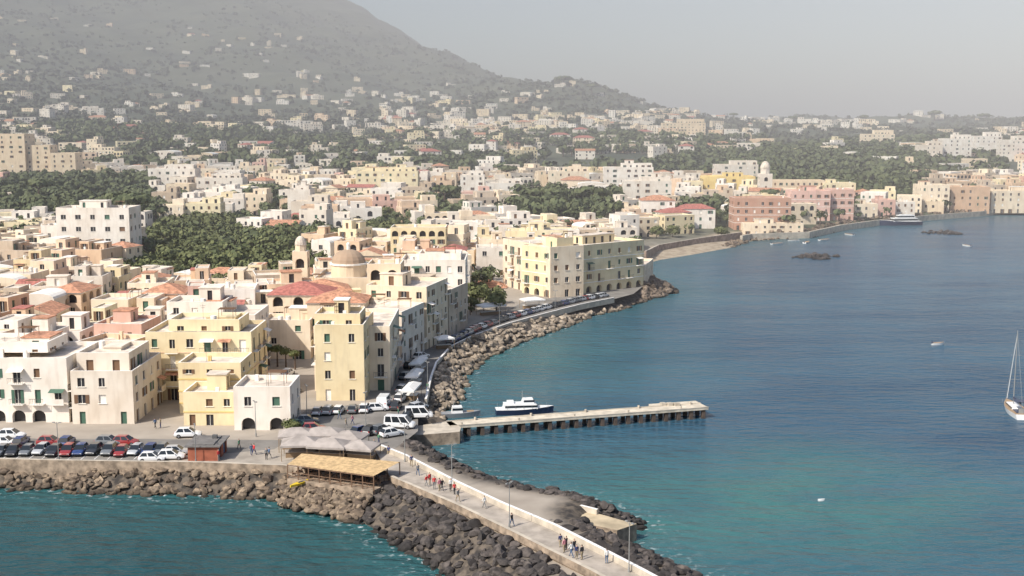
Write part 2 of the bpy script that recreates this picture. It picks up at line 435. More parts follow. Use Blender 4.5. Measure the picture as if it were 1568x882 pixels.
fin(hero('white_terrace_house','white',[B(Y=189,u=(93,190),v=568,d=16,floors=3,cols=3,balc=0.35,skip=.2),B(Y=192.5,u=(104,186),v=540,d=11,z0=11.0,floors=1)]))
fin(hero('yellow_balcony_house','paleyellow',[B(Y=206,u=(213,378),v=508,d=13,floors=4,cols=6,balc=0.55,bands=True),B(Y=209,u=(250,360),v=489,d=8,z0=15,floors=1)],band='peach'))
fin(hero('yellow_front_house','paleyellow',[B(Y=188,u=(268,350),v=600,d=8,floors=2,cols=3,bands=True,skip=.4),B(Y=196.2,u=(262,360),v=555,d=9,floors=4,cols=3,skip=.5,bands=True)],band='yellow'))
fin(hero('white_arch_house','white',[B(Y=185,u=(347,436),v=592,d=9,floors=2,cols=2,arch=(0,),skip=0.05)]))
fin(hero('cream_terrace_house','white',[B(Y=228,u=(248,385),v=482,d=13,floors=5,cols=5),B(Y=231,u=(248,335),v=462,d=9,z0=14.5,floors=1)]))
fin(hero('yellow_tower_house','paleyellow',[B(Y=205.5,u=(477,553),v=497,d=15,floors=4,cols=2,skip=0.1,balc=.2),B(Y=209,u=(477,548),v=480,d=8,z0=16.2,floors=1)],band='yellow'))
fin(hero('cream_courtyard_house','cream',[B(Y=243,u=(394,470),v=490,d=9,floors=3,cols=2,skip=.4)]))
fin(hero('arcade_house','cream',[B(Y=254,u=(405,500),v=452,d=12,floors=4,cols=3,arch=(-1,),roof='hip')],tile='tilered'))
fin(hero('gable_roof_house','cream',[B(Y=246,u=(466,555),v=464,d=11,floors=4,cols=4,roof='hip')]))
fin(hero('stone_tower_house','cream',[B(Y=262,u=(560,612),v=404,d=9,floors=5,cols=2,arch=(-1,)),B(Y=256,u=(545,600),v=455,d=6,floors=4,cols=2)]))
for (a,b_,v,w,fl) in (((598,598),(612,562),485,'cream',4),((616,556),(650,537),470,'white',4),((654,535),(686,516),432,'cream',5),((688,515),(716,499),438,'stone',4)):
    p0=G(*a,3);p1=G(*b_,3)
    fin(hero('seafront_house',w,[B(p0=p0,p1=p1,zt=ZV(v,(p0[1]+p1[1])/2),d=14,floors=fl,balc=0.3,cs=3.0)]))
fin(hero('white_block_house','white',[B(Y=283,u=(612,712),v=398,d=14,floors=5,cols=6,balc=0.2),B(Y=287,u=(640,705),v=388,d=9,z0=16,floors=1)]))
t=hero('church','cream',[B(Y=280,u=(478,562),v=425,d=18,floors=2,cols=4,extras=False,skip=0.3)])
mb,org,ms,_=t; cx,cy=XU(531,288),289.0; zt=ZV(425,280)
mb.cyl((cx,cy,zt-1),(cx,cy,zt+2.2),4.4,4.4,WALL,16); mb.cyl((cx,cy,zt+2.2),(cx,cy,zt+2.6),4.7,4.7,TRIM,16); mb.dome((cx,cy,zt+2.6),4.2,3.3,BAND)
mb.cyl((cx,cy,zt+5.7),(cx,cy,zt+7),0.5,0.45,TRIM,8); mb.dome((cx,cy,zt+7),0.5,0.6,TRIM,8,3)
t=(mb,org,mats_for('cream','brown'),'church'); fin(t)
def belltower(Yy,u0,u1,v0,w,vb,cap='dome'):
    t=hero('bell_tower',w,[B(Y=Yy,u=(u0,u1),v=v0,d=XU(u1,Yy)-XU(u0,Yy),floors=4,cols=1,arch=(-1,),extras=False,par=0.2,skip=0,ground=False)])
    mb=t[0]; c=(XU((u0+u1)/2,Yy),Yy+(XU(u1,Yy)-XU(u0,Yy))/2); r=(XU(u1,Yy)-XU(u0,Yy))/2; z=ZV(v0,Yy)
    mb.cyl((*c,z-.2),(*c,z+r*0.8),r*0.75,r*0.75,WALL,8); mb.dome((*c,z+r*0.8),r*0.8,r*1.2,ROOF,12,5); mb.cyl((*c,z+r*1.9),(*c,z+r*2.8),0.12,0.03,MET,5)
    fin(t)
belltower(288,445,468,385,'cream',0)
belltower(680,1163,1182,266,'white',0)
zt=ZV(376,338)
A0=G(770,437,3);A1=G(845,456,3);A2=G(985,438,3)
fin(hero('promontory_palazzo','paleyellow',[B(p0=A1,p1=A2,zt=zt,d=13,floors=4,cols=9,arch=(0,),balc=.3,bands=True,skip=0.06),B(p0=(A1[0]+1.5,A1[1]+2.5),p1=lerp(A1,A2,0.22),zt=zt+2.6,d=6,z0=zt-1,floors=1)]))
fin(hero('palazzo_wing','cream',[B(p0=A0,p1=(A1[0]-.5,A1[1]-.3),zt=zt+0.3,d=11,floors=4,cols=7,balc=.3,skip=0.05,ww=1.3)]))
p=G(985,438,3); q=G(1000,424,3)
fin(hero('cliff_house','cream',[B(p0=(p[0]+0.5,p[1]+2),p1=(q[0],q[1]),zt=9,d=9,floors=2,cols=3)]))
fin(hero('orange_roof_house','salmon',[B(Y=350,u=(712,775),v=441,d=10,roof='hip',floors=2)]))
fin(hero('arcade_palazzo','paleyellow',[B(Y=392,u=(597,682),v=348,d=12,floors=5,cols=6,arch=(-1,),skip=.05)]))
fin(hero('white_villa','white',[B(Y=398,u=(84,196),v=318,d=13,floors=5,cols=5,skip=0.0,ww=1.7,arch=(1,),shut=0),B(Y=410,u=(60,84),v=345,d=10,floors=3)]))
fin(hero('red_roof_villa','white',[B(Y=556,u=(982,1034),v=307,d=12,floors=4,cols=4,roof='hip')],tile='tile'))
fin(hero('red_roof_house','white',[B(Y=552,u=(1036,1096),v=320,d=11,floors=3,cols=4,roof='hip')],tile='tilered'))
fin(hero('brick_palazzo','brick',[B(Y=548,u=(1125,1212),v=303,d=14,floors=4,cols=7,skip=.04,bands=True)]))
fin(hero('low_harbour_house','cream',[B(Y=540,u=(1140,1232),v=342,d=7,floors=2,cols=7)]))
fin(hero('pink_palazzo','pink',[B(Y=598,u=(1212,1272),v=292,d=14,floors=4,cols=5,skip=.04,bands=True)]))
fin(hero('pink_house','pink',[B(Y=602,u=(1273,1308),v=290,d=14,floors=4,cols=3,bands=True)]))
fin(hero('tan_palazzo','cream',[B(Y=668,u=(1410,1454),v=283,d=14,floors=4,cols=4)]))
fin(hero('salmon_palazzo','salmon',[B(Y=672,u=(1456,1516),v=286,d=14,floors=4,cols=5)]))
fin(hero('cream_harbour_house','cream',[B(Y=676,u=(1518,1590),v=292,d=14,floors=4,cols=6)]))
for u0,u1,v,w,Yy in ((1310,1345,312,'cream',622),(1345,1372,306,'pink',630),(1372,1402,309,'white',636),(1182,1262,276,'cream',705),(1262,1310,280,'paleyellow',700)):
    fin(hero('harbour_house',w,[B(Y=Yy,u=(u0,u1),v=v,d=12)]))
fin(hero('yellow_church','yellow',[B(Y=722,u=(1078,1156),v=270,d=18,cols=6)]))
fin(hero('ochre_house','paleyellow',[B(Y=715,u=(1038,1076),v=278,d=14)]))
fin(hero('hill_hotel','cream',[B(Y=800,u=(-40,42),v=205,d=18,cs=5.5,skip=.25),B(Y=803,u=(42,80),v=222,d=14,cs=5.0),B(Y=798,u=(80,118),v=234,d=14,cs=5)]))
for u0,u1,v,w,Yy in ((705,742,268,'white',690),(744,800,280,'white',680),(955,1028,277,'white',640),(925,1000,256,'white',760),(1095,1160,252,'white',820),(228,300,258,'white',720),(300,372,272,'white',690),(440,475,290,'white',560),(545,640,262,'paleyellow',700),(900,985,322,'cream',560),(840,902,262,'cream',760),(1012,1078,188,'cream',1500),(1405,1440,222,'white',1050),(1440,1484,212,'white',1060),(1490,1530,208,'white',1150),(1530,1580,214,'white',1120),(1318,1366,205,'cream',1300)):
    fin(hero('villa',w,[B(Y=Yy,u=(u0,u1),v=v,d=13,cs=4.4,skip=.2),B(Y=Yy+3,u=(u0+(u1-u0)*.35,u1-2),v=v-6,d=8,z0=ZV(v,Yy)-1,floors=1)]))

# ------------------------------------------------------------------ streets & squares
asph=simple('asphalt',(0.20,0.185,0.165),0.9,0.2,0.25)
pave=simple('paving_stone',(0.34,0.30,0.25),0.9,0.2,0.4)
conc=simple('concrete',(0.47,0.415,0.335),0.9,0.2,0.5)
paint=simple('white_paint',(0.78,0.76,0.73),0.7,0.08,1)
stonew=simple('seawall_stone',(0.29,0.225,0.165),0.95,0.4,0.9)
piazza_px=[(-150,662),(0,668),(60,672),(225,672),(440,674),(455,640),(470,626),(590,616),(598,600),(612,562),(650,537),(688,516),(722,497),(770,478),(800,463),(845,456),(985,438),(970,450),(940,458),(890,468),(835,482),(780,497),(725,516),(690,533),(668,558),(660,580),(652,615),(640,640),(640,660),(625,672),(600,690),(605,722),(560,718),(438,714),(300,709),(215,708),(90,706),(0,704),(-150,702)]
piazza=[G(u,v,3.03) for u,v in piazza_px]
mb=MB(); mb.face([(p[0],p[1],3.03) for p in piazza],0); mb.build('road',[asph])
street=[G(u,v,3.05) for u,v in [(398,640),(450,640),(445,570),(440,545),(396,545)]]
mb=MB(); mb.face([(p[0],p[1],3.05) for p in street],0); mb.build('side_street_pavement',[pave])
prom=[G(u,v,3.06) for u,v in [(215,698),(300,698),(420,688),(440,676),(560,676),(600,690),(605,722),(560,718),(438,714),(300,709),(215,708)]]
mb=MB(); mb.face([(p[0],p[1],3.07) for p in prom],0); mb.build('promenade_pavement',[pave])
def offline(pts,o):
    out=[]
    for i,p in enumerate(pts):
        a=pts[max(0,i-1)];b_=pts[min(len(pts)-1,i+1)]; L=math.hypot(b_[0]-a[0],b_[1]-a[1])
        out.append((p[0]+(b_[1]-a[1])/L*o,p[1]-(b_[0]-a[0])/L*o))
    return out
def wallline(name,pts,th,z0,z1,m,mt=None):
    mb=MB(); A=offline(pts,-th/2);Bq=offline(pts,th/2)
    for i in range(len(pts)-1):
        q=[A[i],A[i+1],Bq[i+1],Bq[i]]
        mb.prism(q,z0,z1,0,1)
    return mb.build(name,[m,mt or m])
wallline('seawall',[G(u,v,3.05) for u,v in [(-300,706),(-150,706),(0,708),(88,710),(215,712),(300,713),(438,718),(470,724)]],0.5,0.5,3.65,stonew,conc)
wallline('promenade_wall',[G(u,v,3.05) for u,v in [(652,615),(660,580),(668,558),(690,533),(725,516),(780,497),(835,482),(890,468),(940,458)]],0.4,2.0,3.55,conc,paint)
mb=MB()
for k in range(14):
    u=12+k*20; a=G(u,697,3.05); mb.box((a[0],a[1],3.04),0.1,4.4,0.012,0,0.0)
mb.build('parking_bay_markings',[paint])
Lp=[(600,735),(700,778),(790,822),(870,862),(910,882),(1010,940),(1110,1010)]
Rp=[(572,684),(622,704),(700,745),(770,778),(850,812),(920,848),(985,882),(1090,940),(1190,1010)]
zc=3.6
L=[G(u,v,zc) for u,v in Lp]; Rr=[G(u,v,zc) for u,v in Rp]
mb=MB(); deck=Rr+L[::-1]; mb.prism(deck,-0.5,zc,1,0)
mb.build('causeway_road',[simple('causeway_paving',(0.36,0.315,0.265),0.9,0.22,0.5),stonew])
wallline('causeway_parapet',Rr,0.45,zc-0.3,zc+0.75,conc,paint)
wallline('causeway_parapet',L,0.5,zc-0.3,zc+0.6,stonew,conc)
plat=[G(u,v,2.2) for u,v in [(745,757),(790,760),(860,772),(915,786),(950,796),(975,802),(945,812),(900,802),(850,796),(790,779)]]
mb=MB(); mb.prism(plat,-0.5,2.2,0,1); mb.build('concrete_quay',[stonew,simple('quay_concrete_ochre',(0.44,0.36,0.24),0.9,0.3,0.3)])
wallline('quay_wall',[G(u,v,2.7) for u,v in [(700,742),(745,753),(790,756),(860,768),(915,782)]],0.4,0,2.9,conc,paint)
dock=[G(u,v,1.9) for u,v in [(618,656),(690,645),(706,655),(704,662),(640,667),(622,668)]]
mb=MB(); mb.prism(dock,-1,2.0,0,1); mb.build('boat_landing',[stonew,conc])
# pier
pa=G(690,653,2.0); pb=G(1085,624,2.0)
Lx=math.hypot(pb[0]-pa[0],pb[1]-pa[1]); dx,dy=(pb[0]-pa[0])/Lx,(pb[1]-pa[1])/Lx; ang=math.atan2(dy,dx)
def PP(a,o): return (pa[0]+dx*a-dy*o,pa[1]+dy*a+dx*o)
mb=MB(); c=PP(Lx/2,1.7)
mb.box((*c,1.6),Lx,3.4,0.4,0,ang)
c=PP(Lx-4.6,4.4); mb.box((*c,1.602),9.2,2.1,0.4,0,ang)
for o in (0.06,3.36):
    c=PP(Lx/2,o); mb.box((*c,2.0),Lx-0.05,0.2,0.14,2,ang)
n=20
for i in range(n):
    a=0.8+(Lx-1.6)*i/(n-1)
    for o in (0.45,2.9):
        c=PP(a,o); mb.box((*c,-2.5),0.6,0.6,4.1,1,ang)
    c=PP(a,1.7); mb.box((*c,1.25),0.6,3.1,0.352,1,ang)
for a in (2,12,22,32,42):
    c=PP(a,0.45); mb.cyl((*c,2.0),(*c,2.5),0.16,0.2,2,8)
    c=PP(a+3,3.0); mb.cyl((*c,2.0),(*c,2.5),0.16,0.2,2,8)
c=PP(Lx-6,3.4)
for k in (-1,0,1): mb.box((c[0]+k*1.2,c[1],2.0),0.9,1.0,0.5 ,2,ang)
mb.build('pier',[simple('pier_deck_concrete',(0.54,0.48,0.38),0.9,0.22,0.6),simple('pier_pile_wet',(0.09,0.065,0.05),0.7,0.3,1),conc])

# ------------------------------------------------------------------ procedural town fill
keep=[piazza,street,deck]
green=[(195,485,352,470),(120,300,380,400),(795,950,545,670),(0,245,540,790),(372,440,600,700),(440,560,470,490),(655,700,540,640),(985,1125,562,600),(1170,1410,715,1150),(1030,1100,600,640),(720,770,300,345),(715,760,350,372),(250,370,470,540),(560,600,470,560)]
def ingreen(x,y):
    u=784+x/y*F
    for g in green:
        if g[0]<u<g[1] and g[2]<y<g[3]: return True
    return False
def clear(x,y,r):
    for Q in keep:
        if float(sdist([x],[y],Q)[0])>-r: return False
    for Q in feet:
        cx=sum(p[0] for p in Q)/4
        if abs(cx-x)>60: continue
        if float(sdist([x],[y],Q)[0])>-r*0.8: return False
    return True
names={'white':'white_house','cream':'cream_house','peach':'peach_house','paleyellow':'yellow_house','yellow':'yellow_house','pink':'pink_house','salmon':'salmon_house','stone':'stone_house','brown':'stone_house'}
pal=['white']*9+['cream']*10+['paleyellow']*4+['stone']*3+['peach']*4+['salmon','pink']
def mkhouse(x,y,w,d,h,ang,wn,det,floors=None,roof=None,multi=True):
    ca,sa=math.cos(ang),math.sin(ang)
    def T(a,b2): return (x+a*ca-b2*sa,y+a*sa+b2*ca)
    Q=[T(-w/2,-d/2),T(w/2,-d/2),T(w/2,d/2),T(-w/2,d/2)]
    z0=min(h1(*q) for q in Q)-0.6
    zt=z0+0.6+h
    mb=MB(); tile='tilered' if R.random()<0.3 else 'tile'
    if roof is None:
        q=R.random(); roof='flat' if q<0.85 else ('hip' if q<0.93 else ('gable' if q<0.96 else 'vault'))
    block(mb,Q,z0,zt,det=det,extras=det,roof=roof,balc=0.28 if det else 0,skip=R.uniform(0.05,0.35),arch=((-1,) if R.random()<0.12 else ()),par=R.uniform(0.4,1.0),cs=R.uniform(2.6,4.2),ww=R.uniform(0.95,1.4))
    if multi and roof=='flat' and R.random()<0.55:
        f=R.uniform(0.35,0.6); s=R.choice((0,1))
        Q2=[T(-w/2*0.94 if s==0 else w/2-w*f,-d*0.25),T(-w/2+w*f if s==0 else w/2*0.94,-d*0.25),T(-w/2+w*f if s==0 else w/2*0.94,d*0.46),T(-w/2*0.94 if s==0 else w/2-w*f,d*0.46)]
        block(mb,Q2,zt+0.02,zt+R.uniform(2.6,3.2),floors=1,det=det,extras=False,par=0.3,skip=0.2)
    mb.build(names[wn],mats_for(wn,R.choice(('trim','paleyellow','brown','peach')),tile),(x,y,z0))
cnt=0
y=212.0
while y<890:
    st=11.5 if y<430 else 16.0
    x=-0.62*y
    while x<0.62*y:
        px=x+R.uniform(-2,2); py=y+R.uniform(-2.5,2.5)
        x+=st*R.uniform(0.85,1.15)
        u=784+px/py*F
        if abs(u-784)>980: continue
        d=float(sdist([px],[py],coast)[0])
        if d<(15 if py<425 else (27 if bool(beachmask(px,py)) else 10)): continue
        if ingreen(px,py): continue
        if py>430 and fillnoise(px,py)<-0.55: continue
        if py>430 and R.random()<0.14: continue
        if 392<u<476 and 190<py<243: continue
        if u>700 and py<385 : continue
        w=R.uniform(7,13) if py<430 else R.uniform(9,18); dd=R.uniform(8,12)
        if not clear(px,py,max(w,dd)*0.5): continue
        if py<430: h=R.uniform(5.5,11.5) 
        else: h=R.uniform(5.5,10.5)
        if py<240: h=min(h,9.5)
        if 190<u<490 and 300<py<352: h=R.uniform(4,6)
        if 790<u<955 and 480<py<560: h=R.uniform(4,6)
        if u<250 and 470<py<540: h=min(h,6.5)
        mkhouse(px,py,w,dd,h,0.25*math.sin(px/50+1)+0.25*math.cos(py/45)+R.uniform(-0.12,0.12),R.choice(pal if py<430 else pal+['white']*8),py<470)
        cnt+=1
    y+=st*1.02
def hill(n,u0,u1,Y0,Y1,cl=1.2):
    k=0
    for _ in range(n*6):
        if k>=n: break
        Yy=math.exp(R.uniform(math.log(Y0),math.log(Y1))); u=R.uniform(u0,u1); x=(u-784)/F*Yy
        if fillnoise(x*0.35,Yy*0.3)+R.uniform(-cl,cl)<0: continue
        mkhouse(x,Yy,R.uniform(9,24),R.uniform(8,14),R.choice((5,6,8,11)),R.uniform(-0.5,0.5),R.choice(['white']*8+['cream']*5+['paleyellow','peach']),False,multi=R.random()<0.6)
        k+=1
hill(110,360,760,1430,1900); hill(110,-60,360,1150,1950); hill(165,700,1060,1480,2450); hill(110,1050,1640,1430,2450)
hill(100,-60,720,1900,2700); hill(30,-60,500,2700,3400); hill(50,1380,1640,950,1450,0.4); hill(45,700,1050,1100,1500); hill(75,-60,700,890,1200); hill(40,1050,1400,950,1450); hill(45,380,1050,900,1430)
print('houses',cnt)

# ------------------------------------------------------------------ vegetation
def leafmat(name,c0,c1,c2):
    m,nt,b=newmat(name); g=nd(nt,'ShaderNodeNewGeometry')
    o=mixc(nt,g.outputs['Random Per Island'],c0,c1)
    o=mixc(nt,ramp(nt,noise(nt,0.04,3),0.4,0.62),o,c2)
    nt.links.new(o,b.inputs['Base Color']); b.inputs['Roughness'].default_value=0.8
    return m
leaf=leafmat('foliage',(0.045,0.065,0.026),(0.13,0.145,0.06),(0.10,0.115,0.045))
leaf2=leafmat('foliage_bright',(0.06,0.08,0.025),(0.16,0.17,0.06),(0.11,0.12,0.042))
leaf3=leafmat('foliage_scrub',(0.05,0.06,0.034),(0.10,0.105,0.06),(0.07,0.08,0.045))
bark=simple('bark',(0.10,0.07,0.05),0.9,0.3,2)
rg=np.random.default_rng(3)
def unit(n):
    v=rg.normal(size=(n,3)); return v/np.linalg.norm(v,axis=1,keepdims=True)
def crowns(C,rx,rz,K,size,M_=8,flat=None):
    C=np.asarray(C,float); N=len(C); rx=np.broadcast_to(rx,(N,)); rz=np.broadcast_to(rz,(N,))
    cd=unit(N*M_).reshape(N,M_,3); cd[:,:,2]=np.abs(cd[:,:,2])*1.0-0.25
    cr=rg.uniform(0.45,0.75,(N,M_,1)); cl=cd*cr
    pick=rg.integers(0,M_,(N,K)); base=cl[np.arange(N)[:,None],pick]
    od=unit(N*K).reshape(N,K,3); rr=rg.uniform(0.28,0.50,(N,K,1))
    p=base+od*rr
    S=np.stack([rx,rx,rz],-1)[:,None,:]
    P=(C[:,None,:]+p*S).reshape(-1,3)
    nrm=(od+0.5*base+0.35*unit(N*K).reshape(N,K,3)).reshape(-1,3); nrm/=np.linalg.norm(nrm,axis=1,keepdims=True)
    t=np.cross(nrm,unit(N*K)); t/=np.linalg.norm(t,axis=1,keepdims=True)+1e-9; b2=np.cross(nrm,t)
    s=(np.repeat(rx,K)*size*rg.uniform(0.6,1.3,N*K))[:,None]
    V=np.stack([P-t*s-b2*s*0.7,P+t*s-b2*s*0.7,P+t*s*0.8+b2*s*0.9,P-t*s*0.7+b2*s],1).reshape(-1,3)
    return V,np.arange(len(V)).reshape(-1,4)
def trunks(C,G_,r):
    N=len(C); k=5
    an=np.arange(k)*2*math.pi/k; ring=np.stack([np.cos(an),np.sin(an),0*an],-1)
    lo=G_[:,None,:]+ring[None]*r[:,None,None]; hi=C[:,None,:]+ring[None]*r[:,None,None]*0.5
    V=np.concatenate([lo,hi],1).reshape(-1,3)
    i=np.arange(N)[:,None]*2*k+np.arange(k)[None]; j=np.arange(N)[:,None]*2*k+(np.arange(k)[None]+1)%k
    return V,np.stack([i,j,j+k,i+k],-1).reshape(-1,4)
def mass(name,xs,ys,r,hf,K,size,m,asp=0.75,zoff=0.55):
    xs=np.array(xs);ys=np.array(ys);r=np.array(r); d=sdist(xs,ys,coast); ok=(d>4)&~(beachmask(xs,ys)&(d<24)); xs,ys,r=xs[ok],ys[ok],r[ok]
    z=hgt(xs,ys); C=np.stack([xs,ys,z+r*hf],-1)
    V,Fq=crowns(C,r,r*asp,K,size)
    V2,F2=trunks(C,np.stack([xs,ys,z-0.4],-1),r*0.09)
    VV=np.concatenate([V,V2]);FF=np.concatenate([Fq,F2+len(V)])
    return np_obj(name,VV,FF,[m,bark],mi=np.concatenate([np.zeros(len(Fq)),np.ones(len(F2))]))
def scatter(u0,u1,Y0,Y1,sp,r0,r1,thr=-9):
    xs=[];ys=[];rs=[]
    y=Y0
    while y<Y1:
        x=(u0-784)/F*y
        while x<(u1-784)/F*y:
            a=x+rg.uniform(-.5,.5)*sp;b_=y+rg.uniform(-.5,.5)*sp
            if fillnoise(a*0.6,b_*0.6)>thr: xs.append(a);ys.append(b_);rs.append(rg.uniform(r0,r1))
            x+=sp
        y+=sp
    return xs,ys,rs
for g in green:
    spc=5.2 if g[2]<520 else 7.0; 
    if g[2]>=700: spc=9.0
    xs,ys,rs=scatter(g[0],g[1],g[2]+2,g[3]-2,spc,spc*0.35,spc*0.95)
    if g[2]<345: rs=[q*0.75 for q in rs]
    mass('tree_grove',xs,ys,rs,1.45 if g[2] in (352,545) else 1.05,150 if g[2]<520 else 80,0.12 if g[2]<520 else 0.17,leaf2 if g[2] in(380,300,352,470) else leaf)
mass('tree_belt',*scatter(-80,1680,900,1480,12.5,3.5,8.5,-0.4),0.8,42,0.22,leaf)
xs=[];ys=[];rs=[]
for _ in range(1300):
    yy=rg.uniform(430,900); u=rg.uniform(-60,1640); xx=(u-784)/F*yy
    if fillnoise(xx,yy)>0.3 and rg.random()<0.6: continue
    xs.append(xx);ys.append(yy);rs.append(rg.uniform(2.2,4.8))
mass('town_trees',xs,ys,rs,1.2,60,0.19,leaf)
xs=[];ys=[];rs=[]
for _ in range(170):
    yy=rg.uniform(225,430); u=rg.uniform(-60,690); xx=(u-784)/F*yy
    if clear(xx,yy,2.5): xs.append(xx);ys.append(yy);rs.append(rg.uniform(1.8,3.4))
mass('garden_trees',xs,ys,rs,1.6,120,0.13,leaf2)
xs=[];ys=[];rs=[]
for _ in range(14000):
    yy=math.exp(rg.uniform(math.log(1450),math.log(3900))); u=rg.uniform(-80,1680); xx=(u-784)/F*yy
    if fillnoise(xx*0.25,yy*0.2)+rg.uniform(-1,1)<-0.3: continue
    xs.append(xx);ys.append(yy);rs.append(rg.uniform(2.5,8))
mass('hillside_woodland',xs,ys,rs,0.3,14,0.34,leaf3)
def pine(u,Y_,hh,r,name='umbrella_pine',K=420,vt=None,sz=0.10):
    x=XU(u,Y_); z=h1(x,Y_); mb=MB()
    top=(x+R.uniform(-.4,.4),Y_,z+hh*0.72)
    mb.cyl((x,Y_,z-0.4),top,r*0.075,r*0.045,1,8)
    for k in range(7):
        t=2*math.pi*k/7+R.random(); mb.cyl(top,(top[0]+math.cos(t)*r*0.6,top[1]+math.sin(t)*r*0.6,z+hh*0.88),r*0.03,r*0.012,1,5)
    V,Fq=crowns([(top[0],top[1],z+hh*0.88)],r,r*0.32,K,sz,14)
    n=len(mb.v); mb.v+= [tuple(v) for v in V.tolist()]; mb.f+=[tuple(i+n for i in f) for f in Fq.tolist()]; mb.m+=[0]*len(Fq)
    mb.build(name,[leaf,bark],(x,Y_,z))
for u,Y_,hh,r in ((205,470,20,9),(185,500,18,8),(680,600,15,9),(862,2350,18,20),(905,2350,18,14),(1425,2300,18,15),(1212,2200,15,12),(1180,650,12,6),(990,570,11,5),(60,600,16,9),(850,600,14,9),(905,610,14,10),(820,610,13,8),(775,800,14,8),(1320,2250,14,13),(1120,2300,12,11),(1500,2300,14,14)):
    pine(u,Y_,hh,r)
def tree(u,v,hh,r,name='broadleaf_tree',K=900,m=None,asp=0.8):
    x,y=G(u,v,3); z=h1(x,y); mb=MB(); top=(x,y,z+hh-r*1.0)
    mb.cyl((x,y,z-0.3),top,0.2,0.12,1,8)
    for k in range(6):
        t=2*math.pi*k/6; mb.cyl(top,(x+math.cos(t)*r*0.5,y+math.sin(t)*r*0.5,z+hh-r*0.5),0.1,0.03,1,5)
    V,Fq=crowns([(x,y,z+hh-r*asp)],r,r*asp,K,0.075,12)
    n=len(mb.v); mb.v+= [tuple(q) for q in V.tolist()]; mb.f+=[tuple(i+n for i in f) for f in Fq.tolist()]; mb.m+=[0]*len(Fq)
    mb.build(name,[m or leaf2,bark],(x,y,z))
for u,v,hh,r in ((412,560,4.5,1.4),(425,562,4.8,1.5),(438,563,4.4,1.4),(452,566,4.2,1.3),(445,664,2.6,1.7),(735,470,6,3),(760,474,5.5,3),(722,478,4.5,2.2),(693,505,4,1.6),(1005,366,6,4),(1030,364,6,4),(1105,360,6,4)):
    tree(u,v,hh,r)
# ------------------------------------------------------------------ rocks
def ico(sub=1):
    import bmesh
    bm=bmesh.new(); bmesh.ops.create_icosphere(bm,subdivisions=sub,radius=1); bm.verts.ensure_lookup_table()
    V=np.array([v.co[:] for v in bm.verts]); Fq=np.array([[v.index for v in f.verts] for f in bm.faces]); bm.free(); return V,Fq
IV,IF=ico(2)
def rocks(name,P,s,mat,flat=0.7):
    P=np.asarray(P); N=len(P); s=np.asarray(s)
    V=np.repeat(IV[None],N,0)
    for k in range(9):
        nn=unit(N)[:,None,:]; dd=rg.uniform(0.4,0.8,(N,1,1)); dot=(V*nn).sum(-1,keepdims=True)
        V=V-nn*np.maximum(dot-dd,0)
    sc_=rg.uniform(0.7,1.3,(N,1,3)); sc_[:,:,2]*=flat
    V=V*sc_*s[:,None,None]
    a=rg.uniform(0,6.28,N); c,sn=np.cos(a)[:,None],np.sin(a)[:,None]
    x=V[:,:,0]*c-V[:,:,1]*sn; y=V[:,:,0]*sn+V[:,:,1]*c
    V=np.stack([x,y,V[:,:,2]],-1)+P[:,None,:]
    Fq=(IF[None]+(np.arange(N)*len(IV))[:,None,None]).reshape(-1,3)
    return np_obj(name,V.reshape(-1,3),Fq,[mat])
def rockmat(name,c0,c1,wet=True):
    m,nt,b=newmat(name); g=nd(nt,'ShaderNodeNewGeometry')
    o=mixc(nt,g.outputs['Random Per Island'],c0,c1)
    o=mixc(nt,ramp(nt,noise(nt,1.5,5),0.4,0.7),o,[x*0.55 for x in c0])
    if wet:
        sx=nd(nt,'ShaderNodeSeparateXYZ'); nt.links.new(g.outputs['Position'],sx.inputs[0])
        w=ramp(nt,sx.outputs[2],0.1,0.75,(0.25,0.25,0.22),(1,1,1)); o=mixc(nt,1.0,o,w,'MULTIPLY')
    nt.links.new(o,b.inputs['Base Color']); b.inputs['Roughness'].default_value=0.85; return m
rk_dark=rockmat('basalt_rock',(0.035,0.03,0.028),(0.12,0.10,0.088))
rk_tan=rockmat('tan_rock',(0.11,0.08,0.058),(0.33,0.25,0.17))
rk_light=rockmat('limestone_rock',(0.19,0.15,0.11),(0.50,0.41,0.31))
def shore(px,w,dens,avoid,inner=-0.8,pile=None):
    pts=[G(u,v,0) for u,v in px]; out=[]
    for i in range(len(pts)-1):
        a,b_=pts[i],pts[i+1]; L=math.hypot(b_[0]-a[0],b_[1]-a[1]); n=int(L*w*dens)+1
        nx,ny=-(b_[1]-a[1])/L,(b_[0]-a[0])/L
        for _ in range(n):
            t=rg.random(); d=rg.uniform(inner,w)
            out.append((a[0]+(b_[0]-a[0])*t+nx*d,a[1]+(b_[1]-a[1])*t+ny*d))
    P=np.array(out); ok=np.ones(len(P),bool)
    sd=sdist(P[:,0],P[:,1],coast); ok&=sd>-2.2
    for Q in avoid: ok&=sdist(P[:,0],P[:,1],Q)<-0.5
    P=P[ok]; z=hgt(P[:,0],P[:,1])
    if pile: z=np.clip(sd[ok]*0.55+0.1,-0.2,pile)
    return np.column_stack([P,z])
i_=coast_px.index
A_=[deck,plat,piazza,dock]
def R_(a,b_): return coast_px[i_(a):i_(b_)+1]
P=shore(R_((430,765),(960,1120)),13,1.15,A_); rocks('breakwater_boulders',P+[0,0,0.15],rg.uniform(0.35,1.1,len(P)),rk_dark)
P=shore(R_((-600,752),(480,772)),6,1.6,A_,-1.2,2.4); rocks('shore_boulders',P+[0,0,0.1],rg.uniform(0.35,1.05,len(P)),rk_tan)
P=shore(R_((1300,1010),(932,820)),9,1.1,A_); rocks('breakwater_boulders',P+[0,0,0.1],rg.uniform(0.4,1.1,len(P)),rk_dark)
